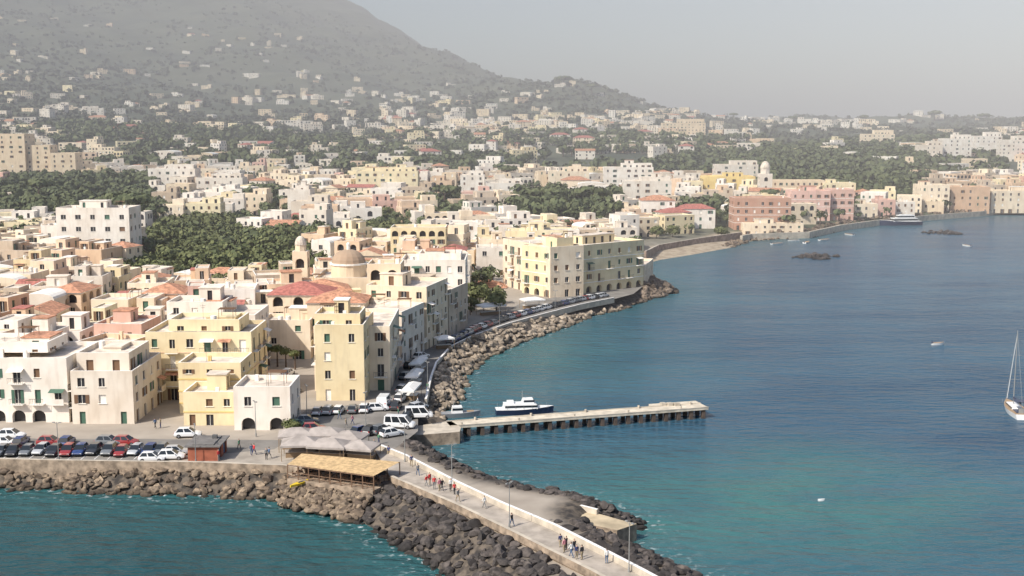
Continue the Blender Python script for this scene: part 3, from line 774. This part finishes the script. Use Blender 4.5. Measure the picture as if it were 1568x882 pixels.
P=shore(R_((932,820),(650,686)),7,1.1,A_); rocks('breakwater_boulders',P+[0,0,0.05],rg.uniform(0.35,0.95,len(P)),rk_dark)
P=shore(R_((668,644),(960,471)),9,1.1,A_,-1.2,2.9); rocks('promenade_boulders',P+[0,0,0.15],rg.uniform(0.5,1.35,len(P)),rk_light)
P=shore(R_((960,471),(990,420)),7,0.6,A_); rocks('headland_rocks',P+[0,0,0.1],rg.uniform(0.8,2.0,len(P)),rockmat('headland_rock',(0.10,0.075,0.055),(0.26,0.20,0.15)))
P=shore(R_((1120,379),(1568,323)),6,0.25,[]); rocks('harbour_rocks',P+[0,0,0.1],rg.uniform(0.8,1.8,len(P)),rk_tan)
for u,v,w,dp in ((1247,394,7,3.5),(1446,357,9,4)):
    c=G(u,v,0); n=70
    P=np.column_stack([c[0]+rg.normal(0,w*0.42,n),c[1]+rg.normal(0,dp,n),rg.uniform(-0.5,0.3,n)])
    rocks('rock_islet',P,rg.uniform(0.8,1.9,n),rk_dark)
wallline('harbour_wall',[G(u,v,2) for u,v in [(1135,364),(1150,361),(1238,358),(1288,347),(1340,340),(1420,332),(1500,326),(1568,319),(1700,314)]],1.2,-0.5,2.9,conc,conc)
wallline('bay_wall',[G(u,v,2.5) for u,v in [(988,390),(1008,380),(1060,371),(1135,360)]],0.8,0,3.9,simple('bay_wall_stone',(0.30,0.22,0.17),0.9,0.3,0.5),conc)

# ------------------------------------------------------------------ vehicles
cg=simple('car_glass',(0.02,0.025,0.03),0.1); tyre=simple('tyre',(0.02,0.02,0.02),0.8); hub=simple('wheel_hub',(0.35,0.35,0.36),0.35,metal=0.6)
lightm=simple('headlamp',(0.7,0.7,0.68),0.2); tail=simple('tail_lamp',(0.4,0.02,0.02),0.3); plast=simple('black_trim',(0.03,0.03,0.03),0.6)
def carpaint(n,c): 
    m,nt,b=newmat('car_paint_'+n); b.inputs['Base Color'].default_value=(*c,1); b.inputs['Roughness'].default_value=0.3
    b.inputs['Coat Weight'].default_value=0.6; return m
CP={'white':carpaint('white',(0.75,0.75,0.74)),'grey':carpaint('grey',(0.16,0.17,0.18)),'black':carpaint('black',(0.03,0.03,0.035)),'red':carpaint('red',(0.28,0.03,0.03)),'blue':carpaint('blue',(0.03,0.06,0.18)),'silver':carpaint('silver',(0.42,0.43,0.44)),'green':carpaint('green',(0.04,0.14,0.11))}
def carmesh(kind):
    mb=MB()
    if kind=='car':
        st=[(-2.0,.62,.34,.70),(-1.92,.76,.26,.84),(-1.3,.83,.24,.93),(-0.4,.84,.24,.93),(0.5,.84,.24,.92),(1.0,.83,.24,.88),(1.65,.80,.26,.76),(1.95,.70,.30,.64),(2.02,.58,.36,.54)]
        lo=[(-1.82,.74,.9),(1.05,.76,.88)]; hi=[(-1.4,.58,1.42),(0.25,.58,1.45)]
        ax=(-1.25,1.25); wr=.31
    else:
        st=[(-2.4,.80,.4,1.0),(-2.36,.92,.3,1.1),(-1.5,.95,.28,1.15),(0.5,.95,.28,1.15),(1.6,.94,.28,1.1),(2.2,.90,.3,.95),(2.42,.80,.34,.8)]
        lo=[(-2.36,.92,1.08),(1.85,.90,1.06)]; hi=[(-2.28,.82,1.98),(1.05,.80,2.0)]
        ax=(-1.5,1.5); wr=.34
    rings=[]
    for x,w,zb,zt in st:
        r=[(x,-w*.9,zb),(x,-w,zb+.12),(x,-w,(zb+zt)/2+.08),(x,-w*.93,zt-.02),(x,-w*.5,zt+.02),(x,w*.5,zt+.02),(x,w*.93,zt-.02),(x,w,(zb+zt)/2+.08),(x,w,zb+.12),(x,w*.9,zb)]
        rings.append(r)
    n0=len(mb.v)
    for r in rings: mb.v+=r
    k=10
    for i in range(len(rings)-1):
        for j in range(k):
            a=n0+i*k+j;b_=n0+i*k+(j+1)%k; mb.f.append((a,b_,b_+k,a+k)); mb.m.append(0)
    mb.f.append(tuple(n0+j for j in range(k))[::-1]); mb.m.append(0)
    e=n0+(len(rings)-1)*k; mb.f.append(tuple(e+j for j in range(k))); mb.m.append(0)
    (x0,w0,z0),(x1,w1,z1)=lo; (X0,W0,Z0),(X1,W1,Z1)=hi
    b4=[(x0,-w0,z0),(x1,-w1,z1),(x1,w1,z1),(x0,w0,z0)]; t4=[(X0,-W0,Z0),(X1,-W1,Z1),(X1,W1,Z1),(X0,W0,Z0)]
    def quad(a,b_,c,d,m): mb.face([a,b_,c,d],m)
    for s,(ia,ib) in ((1,(0,1)),(-1,(3,2))):
        A,Bq,C,Dq=b4[ia],b4[ib],t4[ib],t4[ia]
        cuts=[0,.06,.46,.52,.93,1.0] if kind=='car' else [0,.05,.30,.34,.64,.68,.95,1]
        for q in range(len(cuts)-1):
            f0,f1=cuts[q],cuts[q+1]
            pts=[lerp(A,Bq,f0),lerp(A,Bq,f1),lerp(Dq,C,f1),lerp(Dq,C,f0)]
            if s<0: pts=pts[::-1]
            quad(*pts,1 if q%2==1 else 0)
    quad(b4[1],b4[2],t4[2],t4[1],1)
    if kind=='car': quad(b4[3],b4[0],t4[0],t4[3],1)
    else: quad(b4[3],b4[0],t4[0],t4[3],0)
    rc=[(X0,-W0,Z0),(X1,-W1,Z1),(X1,W1,Z1),(X0,W0,Z0)]; ri=[lerp(p,((X0+X1)/2,0,Z0),0.15)[:2]+(Z0+.06,) for p in rc]
    mb.face(ri,0)
    for i in range(4): mb.face([rc[i],rc[(i+1)%4],ri[(i+1)%4],ri[i]],0)
    wy=st[2][1]
    for x in ax:
        for s in (-1,1):
            mb.cyl((x,s*(wy-.2),wr),(x,s*(wy+.02),wr),wr,wr,2,14); mb.cyl((x,s*(wy+.0),wr),(x,s*(wy+.035),wr),wr*.6,wr*.5,3,10)
    fx=st[-2][0]; bx=st[1][0]
    for s in (-1,1):
        mb.box((fx-.02,s*.52,st[-2][3]-.16),.14,.3,.13,4); mb.box((bx-.0,s*.62,st[1][3]-.2),.1,.18,.2,5)
        mb.box((x1-.35,s*(w1+.12),.92),.12,.2,.12,0)
    mb.box((fx+.02,0,st[-1][2]-.02),.12,1.1,.12,6); mb.box((bx-.06,0,st[0][2]-.04),.1,1.2,.14,6)
    me=mb.build('tmp',[CP['white'],cg,tyre,hub,lightm,tail,plast]); m=me.data; bpy.data.objects.remove(me); m.name=kind+'_mesh'
    return m
CM={'car':carmesh('car'),'van':carmesh('van')}
def car(u,v,rz,c,kind='car',z=3.03):
    x,y=G(u,v,z); o=inst('parked_car' if kind=='car' else 'white_van',CM[kind],(x,y,z),rz,R.uniform(.93,1.05))
    o.material_slots[0].link='OBJECT'; o.material_slots[0].material=CP[c]
cols=['grey','black','grey','silver','black','red','blue','black','grey','red','silver','blue','grey','grey','black']
for k in range(13):
    car(2+k*20.5+R.uniform(-2,2),695+R.uniform(-1.5,1.5),-math.pi/2+R.uniform(-.1,.1),cols[k%15])
for u in (10,35,82,104,170,192): car(u+R.uniform(-5,5),681,R.choice((0,math.pi/2,-math.pi/2))+R.uniform(-.1,.1),R.choice(list(CP)))
for u,v,rz,c in ((233,706,.05,'white'),(262,703,.1,'white'),(270,696,.1,'silver'),(288,669,0.1,'white'),(18,671,0,'white'),(487,634,1.5,'white'),(503,633,1.5,'silver'),(519,632,1.5,'white'),(540,631,1.6,'grey'),(558,630,1.6,'white'),(578,629,.2,'white'),(606,626,1.5,'black'),(552,664,1.0,'blue'),(568,664,1.2,'black'),(583,663,1.0,'grey'),(600,668,.6,'white'),(455,655,.8,'green'),(480,661,.2,'red'),(640,628,.9,'silver'),(632,640,.9,'black'),(447,590,1.3,'white'),(450,602,1.3,'grey'),(441,575,1.4,'white'),(470,648,.2,'grey'),(617,600,1.3,'silver'),(613,614,1.4,'white'),(622,580,1.2,'grey'),(630,563,1.1,'black'),(645,549,.9,'white')):
    car(u,v,rz,c)
car(612,655,-.15,'white','van'); car(641,640,.1,'white','van'); car(588,622,1.5,'white','van')
pl=[(690,526),(730,506),(780,489),(835,474),(890,461),(930,454)]
for i in range(len(pl)-1):
    n=6
    for k in range(n):
        f=(k+R.uniform(0,.3))/n; u=pl[i][0]+(pl[i+1][0]-pl[i][0])*f; v=pl[i][1]+(pl[i+1][1]-pl[i][1])*f
        a=G(*pl[i],3);b_=G(*pl[i+1],3); car(u,v,math.atan2(b_[1]-a[1],b_[0]-a[0]),R.choice(['white','white','silver','grey','black','red','blue']))
# ------------------------------------------------------------------ people
skinm=simple('skin',(0.55,0.35,0.25),0.6); hairm=simple('hair_dark',(0.05,0.03,0.02),0.7); shoe=simple('shoes',(0.05,0.045,0.04),0.7)
def person_mesh(step,arm,lean=0.0):
    J=[(0,0,.95),(0,0,1.12),(lean,0,1.34),(lean,0,1.48),(lean*1.2,0,1.55),(lean*1.3,0,1.66),(lean*1.3,0,1.74)]
    Rd=[(.15,.12),(.13,.10),(.17,.11),(.07,.07),(.065,.065),(.10,.085),(.06,.06)]
    E=[(0,1),(1,2),(2,3),(3,4),(4,5),(5,6)]
    def add(p,r,par): J.append(p);Rd.append(r);E.append((par,len(J)-1));return len(J)-1
    hands=[]
    for s in (-1,1):
        sh=add((lean,s*.19,1.40),(.065,.065),2); fx=arm*s
        el=add((lean+fx*.12,s*.24,1.13),(.048,.048),sh); wr=add((lean+fx*.28+.05,s*.25,.90),(.033,.033),el)
        h=add((lean+fx*.31+.07,s*.25,.82),(.042,.025),wr); hands.append((J[h],s))
        st=step*-s
        hp=add((0,s*.10,.88),(.10,.10),0); kn=add((st*.22+.03,s*.10,.50),(.065,.065),hp); ak=add((st*.40-.03,s*.10,.10),(.045,.045),kn)
        add((st*.40+.14,s*.11,.04),(.045,.035),ak)
    me=bpy.data.meshes.new('p'); me.from_pydata([(a,b_,c) for a,b_,c in J],E,[])
    o=bpy.data.objects.new('p',me); col.objects.link(o)
    md=o.modifiers.new('s','SKIN'); 
    for i,r in enumerate(Rd): me.skin_vertices[0].data[i].radius=r; me.skin_vertices[0].data[i].use_root=(i==0)
    o.modifiers.new('ss','SUBSURF').levels=1
    dg=bpy.context.evaluated_depsgraph_get(); m2=bpy.data.meshes.new_from_object(o.evaluated_get(dg)); bpy.data.objects.remove(o)
    V=[tuple(v.co) for v in m2.vertices]; Fq=[tuple(p.vertices) for p in m2.polygons]; mi=[]
    for p in m2.polygons:
        c=p.center
        if c.z<.09: mi.append(3)
        elif abs(c.y)>.2 and c.z<.93 : mi.append(0)
        elif c.z<.98: mi.append(2)
        elif c.z<1.47: mi.append(1)
        elif c.z>1.68 or (c.x<lean*1.3-.02 and c.z>1.56): mi.append(4)
        else: mi.append(0)
    mb=MB(); mb.v=V; mb.f=Fq; mb.m=mi
    hx=lean*1.3
    mb.cyl((hx+.08,0,1.645),(hx+.125,0,1.625),.012,.018,0,5)
    for s in (-1,1):
        mb.cyl((hx+.085,s*.033,1.665),(hx+.1,s*.033,1.665),.012,.01,4,6); mb.cyl((hx,s*.085,1.63),(hx,s*.10,1.66),.02,.02,0,5)
    mb.box((hx+.088,0,1.588),.012,.045,.01,4)
    for (h,s) in hands:
        for q,(o2,ln) in enumerate(((-.03,.07),(-.01,.085),(.01,.08),(.03,.06))):
            mb.cyl((h[0]+o2,h[1],h[2]-.02),(h[0]+o2+.015,h[1]-s*.012,h[2]-.03-ln),.010,.007,0,5)
        mb.cyl((h[0]+.03,h[1],h[2]+.02),(h[0]+.065,h[1]-s*.01,h[2]-.04),.012,.008,0,5)
    t=mb.build('tmp',[skinm,skinm,skinm,shoe,hairm],smooth=True); m=t.data; bpy.data.objects.remove(t); m.name='person_mesh'; return m
PM=[person_mesh(.9,.8,.04),person_mesh(-.7,-.7,.03),person_mesh(.1,.1,0),person_mesh(.25,.5,.06),person_mesh(0,-.2,-.02)]
cloth={n:simple('cloth_'+n,c,0.85) for n,c in dict(red=(.5,.04,.04),white=(.7,.7,.68),black=(.03,.03,.035),navy=(.03,.04,.12),denim=(.08,.13,.22),pink=(.55,.22,.25),grey=(.2,.2,.2),khaki=(.32,.26,.17),green=(.08,.2,.12)).items()}
def person(u,v,z,rz,top=None,bot=None,k=None):
    x,y=G(u,v,z); o=inst('person',PM[R.randrange(5) if k is None else k],(x,y,z),rz,R.uniform(.94,1.06))
    for i,c in ((1,top or R.choice(list(cloth))),(2,bot or R.choice(['black','denim','navy','khaki','grey']))):
        o.material_slots[i].link='OBJECT'; o.material_slots[i].material=cloth[c]
ca=math.atan2(L[2][1]-L[1][1],L[2][0]-L[1][0])
for u,v,t in ((630,714,'navy'),(653,745,'red'),(658,742,'red'),(665,749,'red'),(673,752,'pink'),(677,751,'black'),(690,752,'white'),(696,757,'red'),(701,768,'grey'),(742,778,'white'),(784,806,'black'),(858,838,'navy'),(864,846,'pink'),(867,842,'black'),(875,853,'white'),(879,848,'black'),(883,856,'navy'),(891,857,'black'),(929,863,'white'),(640,728,'grey')):
    person(u,v,zc,R.choice((ca,ca+math.pi))+R.uniform(-.4,.4),t)
for u,v in ((385,696),(389,697),(408,704),(412,702),(366,688),(238,656),(246,655),(540,650),(530,655),(500,672),(468,668),(520,642),(580,680),(573,690),(595,700),(335,706),(610,640),(655,600),(640,622)):
    person(u,v,3.07,R.uniform(0,6))
# ------------------------------------------------------------------ street furniture, kiosk, tents, awnings
lampm=simple('lamp_post_paint',(0.25,0.25,0.24),0.5)
def lamp(u,v,z,h=5.6):
    x,y=G(u,v,z); mb=MB()
    mb.cyl((0,0,0),(0,0,.5),.14,.12,0,8); mb.cyl((0,0,.5),(0,0,h),.07,.045,0,8)
    for s in (-1,1):
        mb.cyl((0,0,h-.25),(s*.4,0,h+.05),.03,.03,0,6); mb.box((s*.5,0,h),.4,.2,.1,0,0); mb.box((s*.5,0,h-.03),.3,.14,.03,1)
    mb.dome((0,0,h),.06,.12,0,8,3)
    o=mb.build('street_lamp',[lampm,lightm]); o.location=(x,y,z); o.rotation_euler=(0,0,R.uniform(0,3))
for u,v,z in ((780,808,zc),(963,876,zc),(692,742,zc),(620,707,3.6),(300,708,3.1),(90,704,3.1),(655,600,3.1),(695,528,3.1),(765,500,3.1),(850,477,3.1),(470,640,3.1),(392,668,3.1),(560,652,3.1)):
    lamp(u,v,z)
kx0,ky0=G(288,706,3.05); kx1,_=G(334,706,3.05)
mb=MB(); w=kx1-kx0; Q=rect((kx0,ky0),(kx1,ky0),5.5)
facade(mb,Q[0],Q[1],3,5.2,1,1,skip=1); facade(mb,Q[1],Q[2],3,5.2,1,2,skip=0,ww=1.4,det=False); facade(mb,Q[2],Q[3],3,5.2,1,1,skip=1); facade(mb,Q[3],Q[0],3,5.2,1,1,skip=1)
c=((Q[0][0]+Q[2][0])/2,(Q[0][1]+Q[2][1])/2); mb.box((*c,5.2),w+.8,6.2,.16,ROOF); mb.box((*c,5.36),w*.7,5,.14,ROOF); mb.box((c[0]+w*.2,c[1]+1,5.5),.7,.7,.5,MET)
kb=simple('kiosk_blue',(0.08,0.2,0.32),0.6)
mb.build('kiosk',[simple('kiosk_red',(0.32,0.10,0.055),0.8,.2,1),kb,simple('kiosk_roof',(0.16,.15,.14),.8,.2,1),M['trim'],kb,kb,M['tile'],M['metal'],M['trim']],(*c,3))
# restaurant canopy
zt=5.1; cn=[G(u,v,zt) for u,v in [(440,711),(572,729),(612,711),(462,698)]]
mb=MB(); 
def bil(s,t): return lerp(lerp(cn[0],cn[1],s),lerp(cn[3],cn[2],s),t)
for i in range(8):
    for j in range(3):
        q=[(i/8,j/3),((i+1)/8,j/3),((i+1)/8,(j+1)/3),(i/8,(j+1)/3)]
        mb.face([(*bil(a,b2),zt+0.35*b2) for a,b2 in q],0)
    for j in (0,1):
        p=bil(i/8,j); mb.box((*p,2.6),.14,.14,zt-2.6+0.35*j-.03,1)
        p2=bil((i+1)/8,j); mb.cyl((*p,zt+.35*j-.12),(*p2,zt+.35*j-.12),.07,.07,1,5)
for j in (0,1): p=bil(1,j); mb.box((*p,2.6),.14,.14,zt-2.6+.35*j-.03,1)
a0,a1=bil(0,0),bil(1,0)
for k,z in enumerate((3.5,4.0)): mb.cyl((*a0,z),(*a1,z),.05,.05,1,5)
for i in range(6):
    for j in (.3,.7):
        p=bil((i+.5)/6,j); mb.box((*p,3.78),.9,.9,.06,1); mb.box((*p,3.05),.1,.1,.73,1)
        for s in (-1,1):
            mb.box((p[0]+s*.75,p[1],3.45),.42,.42,.05,1); mb.box((p[0]+s*.93,p[1],3.5),.05,.42,.45,1)
            for t1 in(-.17,.17):
                for t2 in (-.17,.17): mb.box((p[0]+s*.75+t1,p[1]+t2,3.05),.04,.04,.4,1)
fl=[bil(0,-.04),bil(1,-.04),bil(1,1.05),bil(0,1.05)]
mb.prism(fl,1.0,3.1,2)
mb.build('restaurant_canopy',[simple('canopy_reed',(0.50,0.35,0.18),.9,.25,2),simple('wood_brown',(0.17,0.10,0.06),.8,.2,2),stonew])
pp=[]
for _ in range(260):
    s=rg.random(); t_=rg.uniform(-.75,-.06); c=bil(s,t_); pp.append((c[0],c[1],max(0,2.6+t_*3.2)))
rocks('terrace_boulders',np.array(pp),rg.uniform(.4,1.0,len(pp)),rk_tan)
tg=simple('tent_grey',(0.34,0.30,0.27),.8,.2,.6); tw=simple('tent_white',(0.74,0.72,0.68),.7,.08,1)
def tent(u,v,w,d,ang,h=2.6,m=None,name='market_tent',rh=.9):
    x,y=G(u,v,3.05); mb=MB()
    for a in (-1,1):
        for b_ in (-1,1): mb.cyl((a*w/2*.95,b_*d/2*.95,0),(a*w/2*.95,b_*d/2*.95,h),.05,.05,1,6)
    e=[(-w/2,-d/2,h),(w/2,-d/2,h),(w/2,d/2,h),(-w/2,d/2,h)]
    if w>d*1.3: r=[(-w/2+d/2,0,h+rh),(w/2-d/2,0,h+rh)]; fs=[[e[0],e[1],r[1],r[0]],[e[1],e[2],r[1]],[e[2],e[3],r[0],r[1]],[e[3],e[0],r[0]]]
    elif d>w*1.3: r=[(0,-d/2+w/2,h+rh),(0,d/2-w/2,h+rh)]; fs=[[e[0],e[1],r[0]],[e[1],e[2],r[1],r[0]],[e[2],e[3],r[1]],[e[3],e[0],r[0],r[1]]]
    else: fs=[[e[i],e[(i+1)%4],(0,0,h+rh)] for i in range(4)]
    for f in fs: mb.face(f,0)
    for i in range(4):
        a,b_=e[i],e[(i+1)%4]; mb.face([(a[0],a[1],h-.3),(b_[0],b_[1],h-.3),b_,a],0)
    mb.box((0,d*.1,0),w*.8,d*.3,.85,1); mb.box((0,d*.1,.85),w*.84,d*.36,.06,0)
    o=mb.build(name,[m or tg,simple('stall_wood',(.25,.17,.1),.8)]); o.location=(x,y,3.05); o.rotation_euler=(0,0,ang)
for u,v,w,d,a in ((462,700,5.8,4.4,.1),(505,702,5.8,4.4,-.15),(455,687,5.5,4.2,.15),(497,686,6,4.2,0),(535,691,5,4.2,-.25),(552,704,5,4.2,-.25)): tent(u,v,w,d,a,R.uniform(2.1,2.5),rh=.9)
for u,v,w,d,a in ((630,612,2.4,7,-.12),(635,590,2.4,7,-.12),(641,570,2.4,7,-.15)): tent(u,v,w,d,a,2.4,tw,'market_stall',.5)
tent(752,482,7,4,.5,2.6,tw,'white_awning',.7); tent(815,472,6,4,.4,2.5,tw,'white_awning',.6); tent(680,534,4,3,.4,2.5,tw,'white_awning',.6)
def hullmesh(mb,L_,B_,Hh,m0,m1,draft=.3,bow=2.4,stern=.8,n=12):
    rg2=[]
    for i in range(n+1):
        t=i/n; x=-L_/2+L_*t
        w=B_/2*(1-max(0,(t-.35)/.65)**bow)*(stern+(1-stern)*min(1,t/.3)); w=max(w,.02)
        sh=Hh*(1+.35*t*t); rg2.append([(x,0,-draft*(1-t**4)),(x+.0,-w*.75,-draft*.3),(x+.15*t,-w,sh),(x+.15*t,w,sh),(x,w*.75,-draft*.3)])
    n0=len(mb.v)
    for r in rg2: mb.v+=r
    for i in range(n):
        for j in range(5):
            a=n0+i*5+j;b_=n0+i*5+(j+1)%5
            mb.f.append((a,b_,b_+5,a+5)); mb.m.append(m1 if j==2 else m0)
    mb.f.append(tuple(n0+j for j in range(5))[::-1]); mb.m.append(m0)
bw=simple('boat_white',(.75,.75,.73),.35); bn=simple('boat_navy',(.03,.04,.08),.35); bg=simple('boat_grey',(.25,.26,.27),.5); bt=simple('boat_teak',(.33,.23,.14),.7); by=simple('kayak_yellow',(.7,.5,.03),.4)
def place(mb,name,u,v,rz,mats,z=0):
    x,y=G(u,v,z); o=mb.build(name,mats); o.location=(x,y,z); o.rotation_euler=(0,0,rz); return o
BM=[bw,bn,bg,bt,cg,lampm,simple('boat_red',(.4,.05,.03),.5)]
mb=MB(); hullmesh(mb,3.6,.8,.25,0,0,.1,2,.2); mb.box((.1,0,.27),.9,.4,.04,1); place(mb,'kayak',460,741,.9,[by,bn],2.8)
mb=MB(); hullmesh(mb,10.5,3.2,1.0,1,0,.5); mb.box((-.8,0,1.05),6.2,2.5,.8,0,0,.94); mb.box((-.7,0,1.4),5.9,2.56,.34,4)
mb.box((-.9,0,1.85),5.8,2.3,.12,0); mb.box((.6,0,1.97),2.2,1.9,.85,0,0,.8); mb.box((.75,0,2.25),2.05,1.8,.38,4,0,.9)
mb.cyl((-.4,0,2.8),(-.4,0,4.2),.05,.03,5,6); mb.box((-.4,0,3.6),.08,1.0,.06,5); mb.box((-2.6,0,1.97),1.2,1.0,.5,0)
for s in (-1,1):
    for k in range(7): mb.cyl((-4.8+k*1.5,s*1.35*(1 if k<5 else .7),1.1),(-4.8+k*1.5,s*1.35*(1 if k<5 else .7),1.8),.025,.025,5,4)
place(mb,'passenger_boat',803,633,.12,BM)
mb=MB(); hullmesh(mb,7,2.3,.8,2,2,.3); mb.box((-.6,0,.8),2.0,1.5,1.2,0,0,.85); mb.box((-.55,0,1.3),1.95,1.45,.42,4,0,.95); mb.cyl((-1.2,0,2),(-1.2,0,3.4),.04,.03,5,6); mb.box((1.8,0,.85),1.2,.9,.2,3)
place(mb,'fishing_boat',705,638,.15,BM)
def yacht(u,v,rz,s,name='motor_yacht',hm=1):
    mb=MB(); hullmesh(mb,22,5.4,2.0,hm,0,.6); mb.box((-2,0,2.0),13,4.4,1.7,0,0,.94); mb.box((-1.9,0,2.5),12.7,4.5,.8,4,0,.97)
    mb.box((-2.6,0,3.75),9,3.8,1.4,0,0,.88); mb.box((-2.4,0,4.1),8.7,3.8,.7,4,0,.92); mb.box((-3,0,5.15),6,3.2,.15,0); mb.cyl((-3,0,5.2),(-3,0,7.5),.12,.06,0,6); mb.box((-3,0,6.5),.3,1.8,.2,0)
    o=place(mb,name,u,v,rz,BM); o.scale=(s,s,s)
yacht(1378,345,3.3,1.05); yacht(1545,327,3.2,1.0,'motor_yacht',2)
mb=MB(); hullmesh(mb,11,3.4,1.0,0,3,.5,2.2,.7); mb.box((.4,0,1.0),4.6,1.9,.5,0,0,.85); mb.box((.4,0,1.12),4.3,1.95,.22,4,0,.97); mb.box((-3.2,0,.85),2.6,1.6,.3,1)
mb.cyl((.9,0,1.2),(.9,0,15),.10,.06,5,8); mb.cyl((.9,0,2.4),(-3.9,0,2.5),.08,.07,5,6); mb.cyl((.8,0,2.65),(-3.7,0,2.72),.2,.14,1,8)
for z in (6,10.5): mb.cyl((.9,-.9,z),(.9,.9,z),.03,.03,5,4)
for a in ((5.4,0,1.35),(-5.2,0,1.1),(.7,1.6,1.1),(.7,-1.6,1.1)): mb.cyl(a,(.9,0,14.8),.018,.018,5,4)
mb.cyl((5.3,0,1.5),(1.0,0,14.3),.07,.05,0,6)
for k in range(6):
    for s in (-1,1): mb.cyl((-4.8+k*1.7,s*1.55*(1 if k<4 else .8),1.05),(-4.8+k*1.7,s*1.5*(1 if k<4 else .8),1.7),.02,.02,5,4)
mb.box((-4.6,0,1.0),.1,1.0,.9,5); mb.box((-3.2,0,2.9),2.2,2.0,.08,1)
place(mb,'sailing_boat',1553,632,1.42,BM)
for u,v,rz,L_ in ((1436,528,.2,3.0),(1480,377,2,4.5),(1257,767,0,.8),(1235,372,1,6),(1262,368,.5,6),(1190,374,.4,6),(1300,360,2,6),(1215,369,0,5)):
    mb=MB(); hullmesh(mb,L_,L_*.36,.5 if L_>2 else .25,0,3 if L_>2 else 0,.2); 
    if L_>2: mb.box((0,0,.35),.3,L_*.3,.08,3); mb.box((-L_*.25,0,.35),.3,L_*.3,.08,3); mb.box((-L_*.5,0,.3),.3,.3,.6,1)
    place(mb,'rowing_boat' if L_>2 else 'mooring_buoy',u,v,rz,BM)

# ------------------------------------------------------------------ haze, sky, sun, camera
hz=bpy.data.materials.new('haze_volume'); hz.use_nodes=True; nt=hz.node_tree; nt.nodes.clear()
out=nd(nt,'ShaderNodeOutputMaterial'); vs=nd(nt,'ShaderNodeVolumeScatter'); vs.inputs['Color'].default_value=(1.0,0.96,0.99,1); vs.inputs['Density'].default_value=2.9e-4; vs.inputs['Anisotropy'].default_value=-0.32
nt.links.new(vs.outputs[0],out.inputs['Volume'])
mb=MB(); mb.box((0,2625,-30),12000,4750,1000,0); mb.build('haze_air',[hz])
EL,RO=math.radians(44),math.radians(229)
w=bpy.data.worlds.new('World'); sc.world=w; w.use_nodes=True; nt=w.node_tree
bg_=nt.nodes['Background']; sky=nd(nt,'ShaderNodeTexSky',sky_type='NISHITA'); sky.sun_disc=False; sky.sun_elevation=EL; sky.sun_rotation=RO
sky.dust_density=3.0; sky.air_density=1.0; sky.ozone_density=3.0; sky.altitude=50
nt.links.new(sky.outputs[0],bg_.inputs[0]); bg_.inputs[1].default_value=0.15
sl=bpy.data.lights.new('sun','SUN'); sl.energy=5.0; sl.angle=math.radians(0.5); sl.color=(1,0.94,0.85)
so=bpy.data.objects.new('sun',sl); col.objects.link(so)
ts=Vector((math.sin(RO)*math.cos(EL),math.cos(RO)*math.cos(EL),math.sin(EL))); so.rotation_euler=ts.to_track_quat('Z','Y').to_euler()
cam=bpy.data.cameras.new('camera'); cam.lens=36*F/1568; cam.sensor_width=36; cam.clip_end=60000; cam.clip_start=1
co=bpy.data.objects.new('camera',cam); co.location=(0,0,CH); co.rotation_euler=(math.pi/2-PITCH,0,0); col.objects.link(co); sc.camera=co
sc.view_settings.view_transform='Standard'; sc.view_settings.look='None'; sc.view_settings.exposure=0
